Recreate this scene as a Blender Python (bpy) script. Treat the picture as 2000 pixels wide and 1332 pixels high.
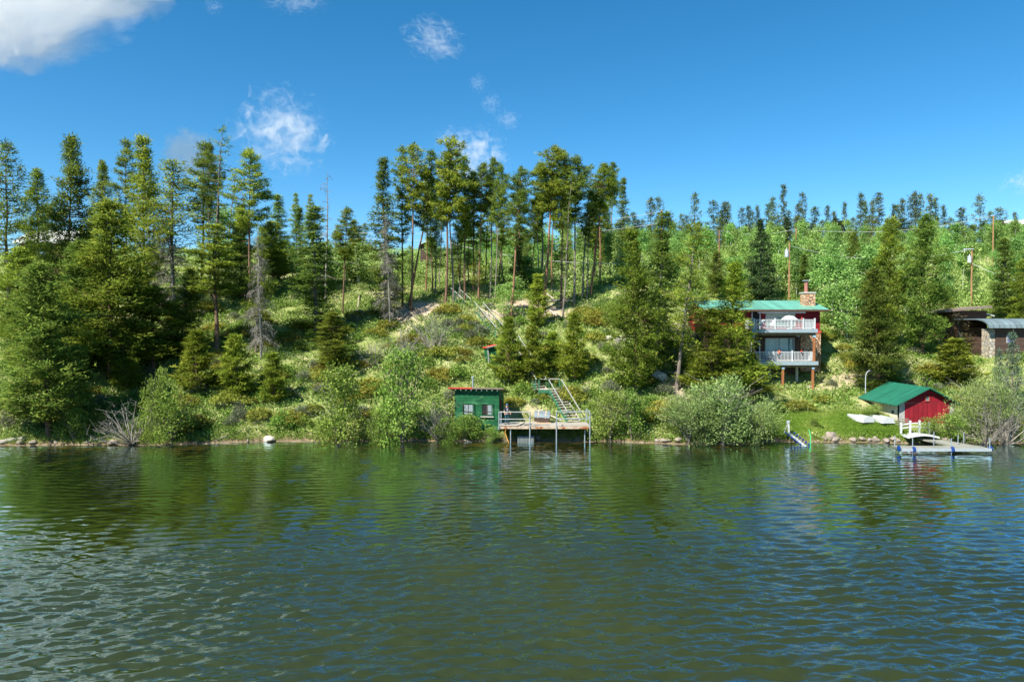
import bpy, math, random
import numpy as np
from mathutils import Vector, Matrix
for o in list(bpy.data.objects): bpy.data.objects.remove(o)
SC = bpy.context.scene
COL = SC.collection
PI = math.pi
# ------------------------------------------------------------------ camera
F, CZ, HOR = 1400.0, 10.0, 640.0            # focal length in photo pixels, camera height, horizon row
PITCH = math.atan((666 - HOR) / F)
cam = bpy.data.cameras.new("camera")
cam.sensor_width = 36; cam.lens = F * 36 / 2000; cam.clip_end = 20000; cam.clip_start = 0.5
camo = bpy.data.objects.new("camera", cam); COL.objects.link(camo)
camo.location = (0, 0, CZ); camo.rotation_euler = (PI / 2 - PITCH, 0, 0)
SC.camera = camo
# ------------------------------------------------------------------ sky, sun, exposure
SUN_EL, SUN_AZ = math.radians(48), math.radians(-137)      # azimuth measured from +Y towards +X
sd = Vector((math.sin(SUN_AZ) * math.cos(SUN_EL), math.cos(SUN_AZ) * math.cos(SUN_EL), math.sin(SUN_EL)))
W = bpy.data.worlds.new("World"); SC.world = W; W.use_nodes = True
nt = W.node_tree; nt.nodes.clear()
sky = nt.nodes.new("ShaderNodeTexSky"); sky.sky_type = 'NISHITA'; sky.sun_disc = False
sky.sun_elevation = SUN_EL; sky.sun_rotation = SUN_AZ
sky.altitude = 2600; sky.air_density = 1.0; sky.dust_density = 0.8; sky.ozone_density = 2.0
hs = nt.nodes.new("ShaderNodeHueSaturation"); hs.inputs['Saturation'].default_value = 1.35; hs.inputs['Hue'].default_value = .489; hs.inputs['Value'].default_value = .79
bg = nt.nodes.new("ShaderNodeBackground"); bg.inputs[1].default_value = 0.12
wo = nt.nodes.new("ShaderNodeOutputWorld")
nt.links.new(sky.outputs[0], hs.inputs['Color']); nt.links.new(hs.outputs[0], bg.inputs[0]); nt.links.new(bg.outputs[0], wo.inputs[0])
sl = bpy.data.lights.new("sun", 'SUN'); sl.energy = 5.0; sl.angle = math.radians(0.5); sl.color = (1, .95, .86)
so = bpy.data.objects.new("sun", sl); COL.objects.link(so); so.location = (0, 0, 60)
so.rotation_euler = sd.to_track_quat('Z', 'Y').to_euler()
SC.view_settings.view_transform = 'Standard'; SC.view_settings.look = 'None'
SC.view_settings.exposure = 1.0; SC.view_settings.gamma = 1
SC.cycles.volume_bounces = 48; SC.cycles.max_bounces = 48; SC.cycles.transparent_max_bounces = 6
SC.cycles.diffuse_bounces = 4; SC.cycles.glossy_bounces = 2; SC.cycles.transmission_bounces = 3
SC.cycles.sample_clamp_direct = 1.0; SC.cycles.caustics_reflective = False; SC.cycles.caustics_refractive = False
SC.cycles.volume_max_steps = 256; SC.cycles.volume_step_rate = .4
SC.cycles.use_denoising = True
# ------------------------------------------------------------------ materials
def _new(name):
    m = bpy.data.materials.new(name); m.use_nodes = True; t = m.node_tree; t.nodes.clear()
    out = t.nodes.new("ShaderNodeOutputMaterial"); return m, t, out
def N(t, kind, **kw):
    n = t.nodes.new(kind)
    for k, v in kw.items():
        if k.startswith('i_'):
            n.inputs[k[2:].replace('_', ' ')].default_value = v
        else: setattr(n, k, v)
    return n
def noise(t, scale, detail=4, rough=.6, coord='Object', stretch=None):
    tc = N(t, "ShaderNodeTexCoord"); src = tc.outputs[coord]
    if stretch:
        mp = N(t, "ShaderNodeMapping"); mp.inputs['Scale'].default_value = stretch
        t.links.new(src, mp.inputs[0]); src = mp.outputs[0]
    n = N(t, "ShaderNodeTexNoise"); n.inputs['Scale'].default_value = scale; n.inputs['Detail'].default_value = detail
    n.inputs['Roughness'].default_value = rough
    t.links.new(src, n.inputs['Vector']); return n.outputs[0]
def ramp(t, fac, stops):
    r = N(t, "ShaderNodeValToRGB"); e = r.color_ramp.elements
    while len(e) < len(stops): e.new(.5)
    for x, (p, c) in zip(e, stops): x.position = p; x.color = (*c, 1)
    if fac is not None: t.links.new(fac, r.inputs[0])
    return r.outputs[0]
def sc3(c, k): return tuple(min(1, v * k) for v in c)
def surf(name, col, rough=.6, var=.25, scale=3.0, bump=.0, stretch=None, metal=0, lines=None, worn=None, wornamt=.62, spec=.4):
    """painted / wooden / stone surface: colour mottled by noise, optional board lines (axis, period, depth) and worn patches"""
    m, t, out = _new(name); b = N(t, "ShaderNodeBsdfPrincipled")
    b.inputs['Roughness'].default_value = rough; b.inputs['Metallic'].default_value = metal
    b.inputs['Specular IOR Level'].default_value = spec
    n = noise(t, scale, 5, .65, stretch=stretch)
    c = ramp(t, n, [(.28, sc3(col, 1 - var)), (.72, sc3(col, 1 + var))])
    if worn:
        n2 = noise(t, scale * .6, 6, .7, stretch=stretch)
        f = ramp(t, n2, [(wornamt - .04, (0, 0, 0)), (wornamt + .05, (1, 1, 1))])
        mx = N(t, "ShaderNodeMix", data_type='RGBA'); t.links.new(f, mx.inputs[0]); t.links.new(c, mx.inputs[6]); mx.inputs[7].default_value = (*worn, 1); c = mx.outputs[2]
    h = n
    if lines:
        ax, per, dark = lines
        tc = N(t, "ShaderNodeTexCoord"); sx = N(t, "ShaderNodeSeparateXYZ"); t.links.new(tc.outputs['Object'], sx.inputs[0])
        d = N(t, "ShaderNodeMath", operation='DIVIDE'); t.links.new(sx.outputs[ax], d.inputs[0]); d.inputs[1].default_value = per
        fr = N(t, "ShaderNodeMath", operation='FRACT'); t.links.new(d.outputs[0], fr.inputs[0])
        fl = N(t, "ShaderNodeMath", operation='FLOOR'); t.links.new(d.outputs[0], fl.inputs[0])
        wn = N(t, "ShaderNodeTexWhiteNoise", noise_dimensions='1D'); t.links.new(fl.outputs[0], wn.inputs['W'])
        pv = N(t, "ShaderNodeMapRange"); pv.inputs[3].default_value = .82; pv.inputs[4].default_value = 1.15; t.links.new(wn.outputs[0], pv.inputs[0])
        g = ramp(t, fr.outputs[0], [(.0, (dark,) * 3), (.24, (1, 1, 1))])
        mu = N(t, "ShaderNodeMix", data_type='RGBA', blend_type='MULTIPLY'); mu.inputs[0].default_value = 1
        t.links.new(c, mu.inputs[6]); t.links.new(g, mu.inputs[7])
        m2 = N(t, "ShaderNodeVectorMath", operation='SCALE'); t.links.new(mu.outputs[2], m2.inputs[0]); t.links.new(pv.outputs[0], m2.inputs['Scale']); c = m2.outputs[0]
    t.links.new(c, b.inputs['Base Color'])
    if bump:
        bp = N(t, "ShaderNodeBump"); bp.inputs['Strength'].default_value = bump; bp.inputs['Distance'].default_value = .05
        t.links.new(h, bp.inputs['Height']); t.links.new(bp.outputs[0], b.inputs['Normal'])
    t.links.new(b.outputs[0], out.inputs[0]); return m
def foliage(name, stops, trans=.3, objvar=.25, hue=.02, patch=None):
    """leaves or needles; the 'tint' attribute (per tuft) picks the shade, each plant shifts a little"""
    m, t, out = _new(name)
    a = N(t, "ShaderNodeAttribute", attribute_name='tint')
    c = ramp(t, a.outputs['Fac'], stops)
    oi = N(t, "ShaderNodeObjectInfo")
    mr = N(t, "ShaderNodeMapRange"); mr.inputs[3].default_value = 1 - objvar; mr.inputs[4].default_value = 1 + objvar; t.links.new(oi.outputs['Random'], mr.inputs[0])
    mh = N(t, "ShaderNodeMath", operation='MULTIPLY'); t.links.new(oi.outputs['Random'], mh.inputs[0]); mh.inputs[1].default_value = 37.7
    fh = N(t, "ShaderNodeMath", operation='FRACT'); t.links.new(mh.outputs[0], fh.inputs[0])
    mr2 = N(t, "ShaderNodeMapRange"); mr2.inputs[3].default_value = .5 - hue; mr2.inputs[4].default_value = .5 + hue; t.links.new(fh.outputs[0], mr2.inputs[0])
    if patch:
        n = noise(t, patch[0], 3, .6, coord='Object'); c2 = ramp(t, n, [(.42, (0, 0, 0)), (.58, (1, 1, 1))])
        mx = N(t, "ShaderNodeMix", data_type='RGBA'); t.links.new(c2, mx.inputs[0]); t.links.new(c, mx.inputs[6]); mx.inputs[7].default_value = (*patch[1], 1); c = mx.outputs[2]
    h = N(t, "ShaderNodeHueSaturation"); t.links.new(c, h.inputs['Color']); t.links.new(mr.outputs[0], h.inputs['Value']); t.links.new(mr2.outputs[0], h.inputs['Hue'])
    d = N(t, "ShaderNodeBsdfDiffuse"); tr = N(t, "ShaderNodeBsdfTranslucent"); mx = N(t, "ShaderNodeMixShader"); mx.inputs[0].default_value = trans
    t.links.new(h.outputs[0], d.inputs[0]); t.links.new(h.outputs[0], tr.inputs[0])
    t.links.new(d.outputs[0], mx.inputs[1]); t.links.new(tr.outputs[0], mx.inputs[2]); t.links.new(mx.outputs[0], out.inputs[0]); return m
M = {}
M['pine'] = foliage('pine_needles', [(0, (.075, .115, .018)), (.5, (.24, .32, .042)), (1, (.50, .54, .085))], .5, .22, .012)
M['pine_dark'] = foliage('dark_pine_needles', [(0, (.06, .105, .022)), (.5, (.18, .265, .048)), (1, (.38, .44, .085))], .48, .22, .012)
M['young'] = foliage('young_pine_needles', [(0, (.11, .15, .018)), (.5, (.27, .35, .042)), (1, (.50, .54, .085))], .42, .2, .012)
M['spruce'] = foliage('spruce_needles', [(0, (.025, .055, .022)), (.55, (.075, .13, .045)), (1, (.24, .30, .11))], .2, .1, .005)
M['blue_spruce'] = foliage('blue_spruce_needles', [(0, (.05, .085, .05)), (.5, (.13, .2, .13)), (1, (.26, .36, .25))], .2, .1, .005)
M['ridge'] = foliage('ridge_needles', [(0, (.05, .085, .028)), (.5, (.16, .205, .05)), (1, (.32, .33, .08))], .3, .28, .025)
M['aspen'] = foliage('aspen_leaves', [(0, (.12, .23, .045)), (.5, (.27, .43, .11)), (1, (.46, .60, .22))], .4, .22, .02)
M['alder'] = foliage('alder_leaves', [(0, (.09, .16, .025)), (.5, (.22, .33, .06)), (1, (.38, .48, .12))], .35, .15, .015)
M['willow'] = foliage('willow_leaves', [(0, (.11, .165, .045)), (.5, (.25, .335, .105)), (1, (.42, .50, .20))], .3, .15, .015)
M['juniper'] = foliage('juniper_sprays', [(0, (.11, .14, .02)), (.5, (.28, .29, .05)), (1, (.48, .40, .10))], .25, .2, .02)
M['sage'] = foliage('sage_leaves', [(0, (.1, .12, .06)), (.5, (.22, .25, .15)), (1, (.36, .38, .27))], .25, .2, .01)
M['rust_needles'] = foliage('dying_needles', [(0, (.10, .085, .04)), (.5, (.22, .19, .08)), (1, (.36, .27, .13))], .25, .15, .01)
M['cover'] = foliage('ground_leaves', [(0, (.10, .16, .03)), (.35, (.185, .305, .06)), (.7, (.30, .395, .11)), (1, (.46, .47, .20))], .3, .0, .0)
M['grass'] = foliage('grass_blades', [(0, (.11, .20, .025)), (.6, (.24, .37, .055)), (1, (.44, .46, .15))], .35, 0, 0)
M['lichen'] = foliage('grey_twigs', [(0, (.11, .105, .085)), (.5, (.22, .21, .175)), (1, (.38, .37, .32))], .1, .1, .0)
M['bark'] = surf('pine_bark', (.17, .105, .07), .9, .45, 2.5, .5, (1, 1, .25), spec=.1)
M['bark_red'] = surf('reddish_bark', (.26, .145, .085), .9, .4, 2.5, .4, (1, 1, .25), spec=.1)
M['bark_grey'] = surf('grey_bark', (.2, .17, .14), .9, .4, 2.5, .4, (1, 1, .25), spec=.1)
M['bark_white'] = surf('aspen_bark', (.55, .55, .47), .8, .25, 3, .2, (1, 1, .3), spec=.1)
M['dead_wood'] = surf('weathered_dead_wood', (.27, .25, .21), .85, .35, 4, .3, (1, 1, .3), spec=.1)
M['log'] = surf('fallen_log_wood', (.40, .34, .27), .85, .35, 3, .3, spec=.1)
# ------------------------------------------------------------------ numeric noise
def _hash(ix, iy, s):
    h = (ix.astype(np.int64) * 374761393 + iy.astype(np.int64) * 668265263 + s * 1442695041) & 0xFFFFFFFF
    h = ((h ^ (h >> 13)) * 1274126177) & 0xFFFFFFFF
    return ((h ^ (h >> 16)) & 0xFFFF) / 65535.0
def vnoise(x, y, s=0):
    x = np.asarray(x, float); y = np.asarray(y, float)
    ix = np.floor(x); iy = np.floor(y); fx = x - ix; fy = y - iy
    fx = fx * fx * (3 - 2 * fx); fy = fy * fy * (3 - 2 * fy)
    a = _hash(ix, iy, s); b = _hash(ix + 1, iy, s); c = _hash(ix, iy + 1, s); d = _hash(ix + 1, iy + 1, s)
    return (a * (1 - fx) + b * fx) * (1 - fy) + (c * (1 - fx) + d * fx) * fy
def fbm(x, y, s=0, o=4):
    v = 0; a = .5
    for k in range(o): v = v + a * vnoise(np.asarray(x) * 2 ** k, np.asarray(y) * 2 ** k, s + k * 17); a *= .5
    return v / (1 - .5 ** o)
def sstep(a, b, x): t = np.clip((np.asarray(x, float) - a) / (b - a), 0, 1); return t * t * (3 - 2 * t)
# ------------------------------------------------------------------ terrain
_SX = [-400, -60, -44, -30, -22, 6, 10, 13, 20, 23, 30, 34, 44, 60, 400]
_SY = [58, 60.4, 60.8, 61, 62.9, 63, 62.6, 61.7, 61.4, 62.8, 62.2, 61.9, 61.8, 61, 58]
def shore(X): return np.interp(X, _SX, _SY) + (fbm(np.asarray(X) * .35, 3.3, 5) - .5) * .9
P1 = ([-60, -12, -1, 0, 1.2, 4, 10, 26, 34, 60, 100, 140, 175, 260, 900], [-6, -2.4, -.22, 0, .8, 2.1, 5.0, 12.4, 15.4, 19.6, 25, 30, 32, 24, 10])
P2 = ([-60, -12, -1, 0, 1.0, 3, 6.4, 13, 16, 22, 30, 60, 100, 140, 175, 260, 900], [-6, -2.4, -.22, 0, .55, 1.25, 1.6, 3.7, 5.2, 9.0, 12.8, 19.6, 26, 31, 34, 26, 10])
P3 = ([-60, -12, -1, 0, 1.0, 3, 8, 13, 17, 23, 30, 45, 60, 100, 140, 175, 260, 900], [-6, -2.4, -.22, 0, .5, 1.2, 2.2, 4.2, 6.5, 7.3, 9.6, 15, 19.6, 26, 31, 34, 26, 10])
def ground(X, Y):
    X = np.asarray(X, float); Y = np.asarray(Y, float); t = Y - shore(X)
    z = np.interp(t, *P1); w2 = sstep(17, 25, X); w3 = sstep(39, 49, X)
    z = z * (1 - w2) + np.interp(t, *P2) * w2; z = z * (1 - w3) + np.interp(t, *P3) * w3
    calm = lawn_mask(X, Y)
    amp = sstep(.5, 10, t) * (1 - .8 * calm)
    return z + (fbm(X * .12, Y * .12, 1) - .5) * 2.0 * amp + (fbm(X * .6, Y * .6, 2) - .5) * .5 * amp
def lawn_mask(X, Y):
    t = np.asarray(Y) - shore(X)
    return sstep(22, 24.5, X) * (1 - sstep(33.5, 36, X)) * sstep(.4, 1.2, t) * (1 - sstep(5.6, 7.4, t))
def bench_mask(X, Y):                                        # bare soil among the tall pines
    X = np.asarray(X); Y = np.asarray(Y)
    a = np.exp(-((X + 12) / 3.2) ** 2 - ((Y - 88.5) / 3.0) ** 2) * 1.1 + np.exp(-((X - 3) / 5.5) ** 2 - ((Y - 88) / 3.0) ** 2) * 1.05
    a = a * 1.35 + .85 * np.exp(-((X - 38) / 6) ** 2 - ((Y - 76.5) / 2.0) ** 2) + .8 * np.exp(-((X - 2.2) / 1.6) ** 2 - ((Y - 66.5) / 1.6) ** 2) + .85 * np.exp(-((X - 16) / 1.5) ** 2 - ((Y - 69.5) / 3.5) ** 2)
    return np.clip(a * (.55 + .9 * fbm(X * .5, Y * .5, 9)), 0, 1)
def gz(x, y): return float(ground(x, y))
def ray(px, py):
    r = (px - 1000) / F; u = (666 - py) / F
    return np.array([r, math.cos(PITCH) + u * math.sin(PITCH), -math.sin(PITCH) + u * math.cos(PITCH)])
def at(px, py, Y):
    d = ray(px, py); k = Y / d[1]; return Vector((d[0] * k, Y, CZ + d[2] * k))
def hit(px, py):
    d = ray(px, py); Ys = np.linspace(57, 290, 1900); k = Ys / d[1]
    g = ground(d[0] * k, Ys); z = CZ + d[2] * k; i = np.argmax(z < np.maximum(g, 0))
    if z[i] >= max(g[i], 0): i = len(Ys) - 1
    return Vector((d[0] * k[i], Ys[i], float(g[i])))
# ------------------------------------------------------------------ mesh helpers
def np_mesh(name, V, faces, mats, mat_idx=None, tint=None, smooth=False):
    """faces: list of (n,k) int arrays"""
    me = bpy.data.meshes.new(name); V = np.asarray(V, np.float32)
    me.vertices.add(len(V)); me.vertices.foreach_set('co', V.ravel())
    fl = [f for f in faces if len(f)]
    loops = np.concatenate([f.ravel() for f in fl]).astype(np.int32)
    tot = np.concatenate([np.full(len(f), f.shape[1]) for f in fl]).astype(np.int32)
    st = np.concatenate([[0], np.cumsum(tot)[:-1]]).astype(np.int32)
    me.loops.add(len(loops)); me.loops.foreach_set('vertex_index', loops)
    me.polygons.add(len(tot)); me.polygons.foreach_set('loop_start', st); me.polygons.foreach_set('loop_total', tot)
    for m in mats: me.materials.append(m)
    if mat_idx is not None: me.polygons.foreach_set('material_index', np.asarray(mat_idx, np.int32))
    me.polygons.foreach_set('use_smooth', np.full(len(tot), smooth) if np.isscalar(smooth) else smooth)
    me.update(calc_edges=True)
    if tint is not None:
        a = me.attributes.new('tint', 'FLOAT', 'POINT'); a.data.foreach_set('value', np.asarray(tint, np.float32))
    me.validate(); return me
def nrm(a): return a / np.maximum(np.linalg.norm(a, axis=-1, keepdims=True), 1e-6)
class Soup:
    """vertices + faces collected from several generators"""
    def __init__(s): s.V = []; s.Fc = []; s.T = []; s.MI = []; s.n = 0
    def add(s, V, Fs, tint=.5, mi=0):
        V = np.asarray(V, float).reshape(-1, 3); Fs = np.asarray(Fs, int)
        s.V.append(V); s.Fc.append(Fs + s.n); s.MI.append(np.full(len(Fs), mi))
        s.T.append(np.full(len(V), tint) if np.isscalar(tint) else np.asarray(tint)); s.n += len(V)
    def mesh(s, name, mats, smooth=False):
        return np_mesh(name, np.concatenate(s.V), s.Fc, mats, np.concatenate(s.MI), np.concatenate(s.T), smooth)
def tube_np(pts, rad, sides=6, cap=True):
    pts = np.asarray(pts, float); rad = np.broadcast_to(np.asarray(rad, float), (len(pts),))
    tg = nrm(np.gradient(pts, axis=0)); ref = np.array([1., 0, 0]) if abs(tg[0][2]) > .7 else np.array([0, 0, 1.])
    a = nrm(np.cross(tg, ref)); b = np.cross(tg, a); an = np.arange(sides) * 2 * PI / sides
    V = pts[:, None] + rad[:, None, None] * (np.cos(an)[None, :, None] * a[:, None] + np.sin(an)[None, :, None] * b[:, None])
    i = np.arange(len(pts) - 1)[:, None] * sides; j = np.arange(sides)[None]; j2 = (j + 1) % sides
    Fs = np.stack([i + j, i + j2, i + sides + j2, i + sides + j], -1).reshape(-1, 4)
    return V.reshape(-1, 3), Fs
def blades(c, d, K, L, Wd, spread, rng, bias=1.0, leaf=False, tvar=.22):
    """K thin blades (or diamond leaves) round every centre c, leaning along d"""
    n = len(c); tint = np.repeat(np.clip(rng.normal(.45, .2, n), 0, 1), K)
    tint = np.clip(tint + rng.normal(0, tvar * .6, n * K), 0, 1)
    C = np.repeat(c, K, 0) + rng.normal(0, 1, (n * K, 3)) * spread * np.array([1, 1, .6]) * .5
    D = nrm(np.repeat(d, K, 0) * bias + rng.normal(0, .6, (n * K, 3)))
    if not leaf: D = nrm(D * np.array([1, 1, .7]) - [0, 0, .22])
    S = nrm(np.cross(D, np.array([0, 0, 1.]) + rng.normal(0, .45 if not leaf else .8, (n * K, 3))))
    l = (L * rng.uniform(.6, 1.25, n * K))[:, None]; w = (Wd * rng.uniform(.7, 1.3, n * K))[:, None]
    if leaf:
        V = np.stack([C, C + D * l * .5 + S * w * .5, C + D * l, C + D * l * .5 - S * w * .5], 1); k = 4
    else:
        V = np.stack([C - S * w * .5, C + S * w * .5, C + D * l], 1); k = 3
    return V.reshape(-1, 3), np.arange(n * K * k).reshape(-1, k), np.repeat(tint, k)
# ------------------------------------------------------------------ tagging
def tag(o, label=None, cat=None, group=None, kind=None):
    if label: o['label'] = label
    if cat: o['category'] = cat
    if group: o['group'] = group
    if kind: o['kind'] = kind
    return o
def link(name, me, parent=None, loc=(0, 0, 0)):
    o = bpy.data.objects.new(name, me); COL.objects.link(o); o.location = loc
    if parent: o.parent = parent
    return o
def thing(name, loc, label, cat, group=None, rz=0.0):
    o = bpy.data.objects.new(name, None); COL.objects.link(o); o.location = loc; o.rotation_euler = (0, 0, rz)
    o.empty_display_size = .3
    return tag(o, label, cat, group)
#=PART2=
# ------------------------------------------------------------------ ground, lake
def axis(segs):
    out = []
    for a, b, st in segs: out += list(np.arange(a, b, st))
    return np.array(out + [segs[-1][1]])
xs = axis([(-1500, -300, 60), (-300, -110, 6), (-110, 110, .55), (110, 300, 6), (300, 1500, 60)])
ys = axis([(-60, 52, 8), (52, 60, .8), (60, 100, .4), (100, 240, 1.6), (240, 500, 12), (500, 1500, 100)])
GX, GY = np.meshgrid(xs, ys); GZ = ground(GX, GY)
def grid_faces(nx, ny):
    i = np.arange(nx - 1)[None] + np.arange(ny - 1)[:, None] * nx
    return np.stack([i, i + 1, i + nx + 1, i + nx], -1).reshape(-1, 4)
me = np_mesh('ground', np.stack([GX, GY, GZ], -1).reshape(-1, 3), [grid_faces(len(xs), len(ys))], [], smooth=True)
for nm, arr in (('soil', bench_mask(GX, GY)), ('lawn', lawn_mask(GX, GY)), ('bank', 1 - sstep(.2, 1.3, GY - shore(GX)))):
    a = me.attributes.new(nm, 'FLOAT', 'POINT'); a.data.foreach_set('value', np.asarray(arr, np.float32).ravel())
m, t, out = _new('hillside_ground'); b = N(t, "ShaderNodeBsdfPrincipled"); b.inputs['Roughness'].default_value = .95; b.inputs['Specular IOR Level'].default_value = .1
c = ramp(t, noise(t, .35, 8, .7), [(.3, (.15, .19, .05)), (.5, (.26, .30, .10)), (.62, (.36, .34, .17)), (.75, (.40, .33, .21))])
def mixattr(t, c, attr, col2):
    a = N(t, "ShaderNodeAttribute", attribute_name=attr); mx = N(t, "ShaderNodeMix", data_type='RGBA')
    t.links.new(a.outputs['Fac'], mx.inputs[0]); t.links.new(c, mx.inputs[6]); t.links.new(col2, mx.inputs[7]); return mx.outputs[2]
c = mixattr(t, c, 'soil', ramp(t, noise(t, 1.4, 8, .7), [(.3, (.24, .17, .11)), (.5, (.44, .34, .24)), (.7, (.56, .47, .36))]))
c = mixattr(t, c, 'lawn', ramp(t, noise(t, .9, 8, .75), [(.3, (.13, .22, .03)), (.55, (.23, .34, .055)), (.75, (.33, .38, .11))]))
c = mixattr(t, c, 'bank', ramp(t, noise(t, 2.2, 6, .7), [(.3, (.12, .085, .05)), (.7, (.3, .22, .14))]))
t.links.new(c, b.inputs['Base Color'])
bp = N(t, "ShaderNodeBump"); bp.inputs['Strength'].default_value = .8; bp.inputs['Distance'].default_value = .2
t.links.new(noise(t, 2.5, 8, .7), bp.inputs['Height']); t.links.new(bp.outputs[0], b.inputs['Normal']); t.links.new(b.outputs[0], out.inputs[0])
me.materials.append(m)
tag(link('ground', me), kind='structure')

rng = np.random.default_rng(7)
wx = axis([(-1500, -200, 100), (-200, -58, 8), (-58, 58, .1), (58, 200, 8), (200, 1500, 100)])
wy = axis([(-800, -20, 60), (-20, 12, 2), (12, 32, .065), (32, 66, .14)])
WX, WY = np.meshgrid(wx, wy); WZ = np.zeros_like(WX)
wd0 = math.radians(-80)                                       # travel direction of the wind waves
for i in range(80):
    lam = .24 * (4.4 ** rng.random()); th = wd0 + rng.normal(0, .38); k = 2 * PI / lam
    amp = .0098 * lam * rng.uniform(.6, 1.3) * (1.0 if lam > .7 else .85)
    ph = rng.random() * 2 * PI; kx, ky = k * math.cos(th), k * math.sin(th)
    arg = kx * WX + ky * WY + ph + 1.4 * np.sin(.31 * WX * math.sin(i) + .27 * WY * math.cos(i * 1.7) + i)
    WZ += amp * (np.sin(arg) + .22 * np.cos(2 * arg)) * (.55 + .9 * vnoise(WX * .22 + i * 3.1, WY * .3 + i, 30 + i % 5))
gust = .55 + .75 * fbm(WX * .05 + WY * .02, WY * .07, 77, 3)
fine = sstep(-59, -52, WX) * (1 - sstep(52, 59, WX)) * sstep(12, 14, WY)
calm = 1.12 - .80 * sstep(22, 44, WY)
WZ = WZ * gust * fine * calm
ripple = (.15 + .85 * calm) * (.6 + .8 * fbm(WX * .06, WY * .09, 91, 3))
me = np_mesh('lake_water', np.stack([WX, WY, WZ], -1).reshape(-1, 3), [grid_faces(len(wx), len(wy))], [], smooth=True)
a = me.attributes.new('shallow', 'FLOAT', 'POINT'); a.data.foreach_set('value', sstep(-9, .3, WY - shore(WX)).astype(np.float32).ravel())
a = me.attributes.new('ripple', 'FLOAT', 'POINT'); a.data.foreach_set('value', ripple.astype(np.float32).ravel())
m, t, out = _new('lake_water'); df = N(t, "ShaderNodeBsdfDiffuse"); gl = N(t, "ShaderNodeBsdfGlossy"); gl.inputs['Roughness'].default_value = .09; gl.inputs['Color'].default_value = (.70, .92, 1, 1)
c = ramp(t, noise(t, .06, 3, .5), [(.35, (.019, .0255, .002)), (.65, (.027, .034, .003))])
at_ = N(t, "ShaderNodeAttribute", attribute_name='shallow'); mx = N(t, "ShaderNodeMix", data_type='RGBA')
t.links.new(at_.outputs['Fac'], mx.inputs[0]); t.links.new(c, mx.inputs[6]); mx.inputs[7].default_value = (.085, .06, .011, 1)
t.links.new(mx.outputs[2], df.inputs[0])
fr_ = N(t, "ShaderNodeFresnel"); fr_.inputs['IOR'].default_value = 1.42; fm = N(t, "ShaderNodeMath", operation='MULTIPLY', use_clamp=True); fm.inputs[1].default_value = 2.5; t.links.new(fr_.outputs[0], fm.inputs[0])
ms = N(t, "ShaderNodeMixShader"); t.links.new(fm.outputs[0], ms.inputs[0]); t.links.new(df.outputs[0], ms.inputs[1]); t.links.new(gl.outputs[0], ms.inputs[2])
bp = N(t, "ShaderNodeBump"); bp.inputs['Strength'].default_value = .35; bp.inputs['Distance'].default_value = .03
rp = N(t, "ShaderNodeAttribute", attribute_name='ripple'); mu = N(t, "ShaderNodeMath", operation='MULTIPLY'); t.links.new(rp.outputs['Fac'], mu.inputs[0]); mu.inputs[1].default_value = .28; t.links.new(mu.outputs[0], bp.inputs['Strength'])
t.links.new(noise(t, 4.5, 3, .55, stretch=(.7, 1.6, 1)), bp.inputs['Height']); t.links.new(bp.outputs[0], gl.inputs['Normal']); t.links.new(bp.outputs[0], fr_.inputs['Normal'])
t.links.new(ms.outputs[0], out.inputs[0]); me.materials.append(m)
tag(link('lake_water', me), kind='structure')

# ------------------------------------------------------------------ clouds (volumes far beyond the hill)
import bmesh
bm = bmesh.new(); bmesh.ops.create_icosphere(bm, subdivisions=3, radius=1); CLOUD_ME = bpy.data.meshes.new('cloud'); bm.to_mesh(CLOUD_ME); bm.free()
def cloud_mat(name, dens, thr, scale, detail=5, edge=1.0, dist=.35, soft=.16):
    m, t, out = _new(name); tc = N(t, "ShaderNodeTexCoord")
    oi = N(t, "ShaderNodeObjectInfo"); off = N(t, "ShaderNodeVectorMath", operation='SCALE'); t.links.new(oi.outputs['Location'], off.inputs[0]); off.inputs['Scale'].default_value = .013
    ad = N(t, "ShaderNodeVectorMath", operation='ADD'); t.links.new(tc.outputs['Object'], ad.inputs[0]); t.links.new(off.outputs[0], ad.inputs[1])
    n = N(t, "ShaderNodeTexNoise"); n.inputs['Scale'].default_value = scale; n.inputs['Detail'].default_value = detail; n.inputs['Roughness'].default_value = .62; n.inputs['Distortion'].default_value = dist
    t.links.new(ad.outputs[0], n.inputs['Vector'])
    ln = N(t, "ShaderNodeVectorMath", operation='LENGTH'); t.links.new(tc.outputs['Object'], ln.inputs[0])
    p2 = N(t, "ShaderNodeMath", operation='POWER'); t.links.new(ln.outputs['Value'], p2.inputs[0]); p2.inputs[1].default_value = 2.2
    s = N(t, "ShaderNodeMath", operation='MULTIPLY_ADD'); t.links.new(p2.outputs[0], s.inputs[0]); s.inputs[1].default_value = -.42 * edge; t.links.new(n.outputs[0], s.inputs[2])
    mr = N(t, "ShaderNodeMapRange"); mr.inputs[1].default_value = thr; mr.inputs[2].default_value = thr + soft; mr.inputs[3].default_value = 0; mr.inputs[4].default_value = dens
    t.links.new(s.outputs[0], mr.inputs[0])
    pv = N(t, "ShaderNodeVolumePrincipled"); pv.inputs['Color'].default_value = (1, 1, 1, 1); pv.inputs['Anisotropy'].default_value = 0
    t.links.new(mr.outputs[0], pv.inputs['Density']); t.links.new(pv.outputs[0], out.inputs['Volume']); return m
CM = {'big': cloud_mat('cumulus_cloud', .006, .25, 2.4, 9, .85, .5, .05), 'thick': cloud_mat('small_cumulus_cloud', .02, .29, 2.0, 8, 1, .5, .10), 'wisp': cloud_mat('wispy_cloud', .008, .465, 3.0, 9, .42, 1.3)}
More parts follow.
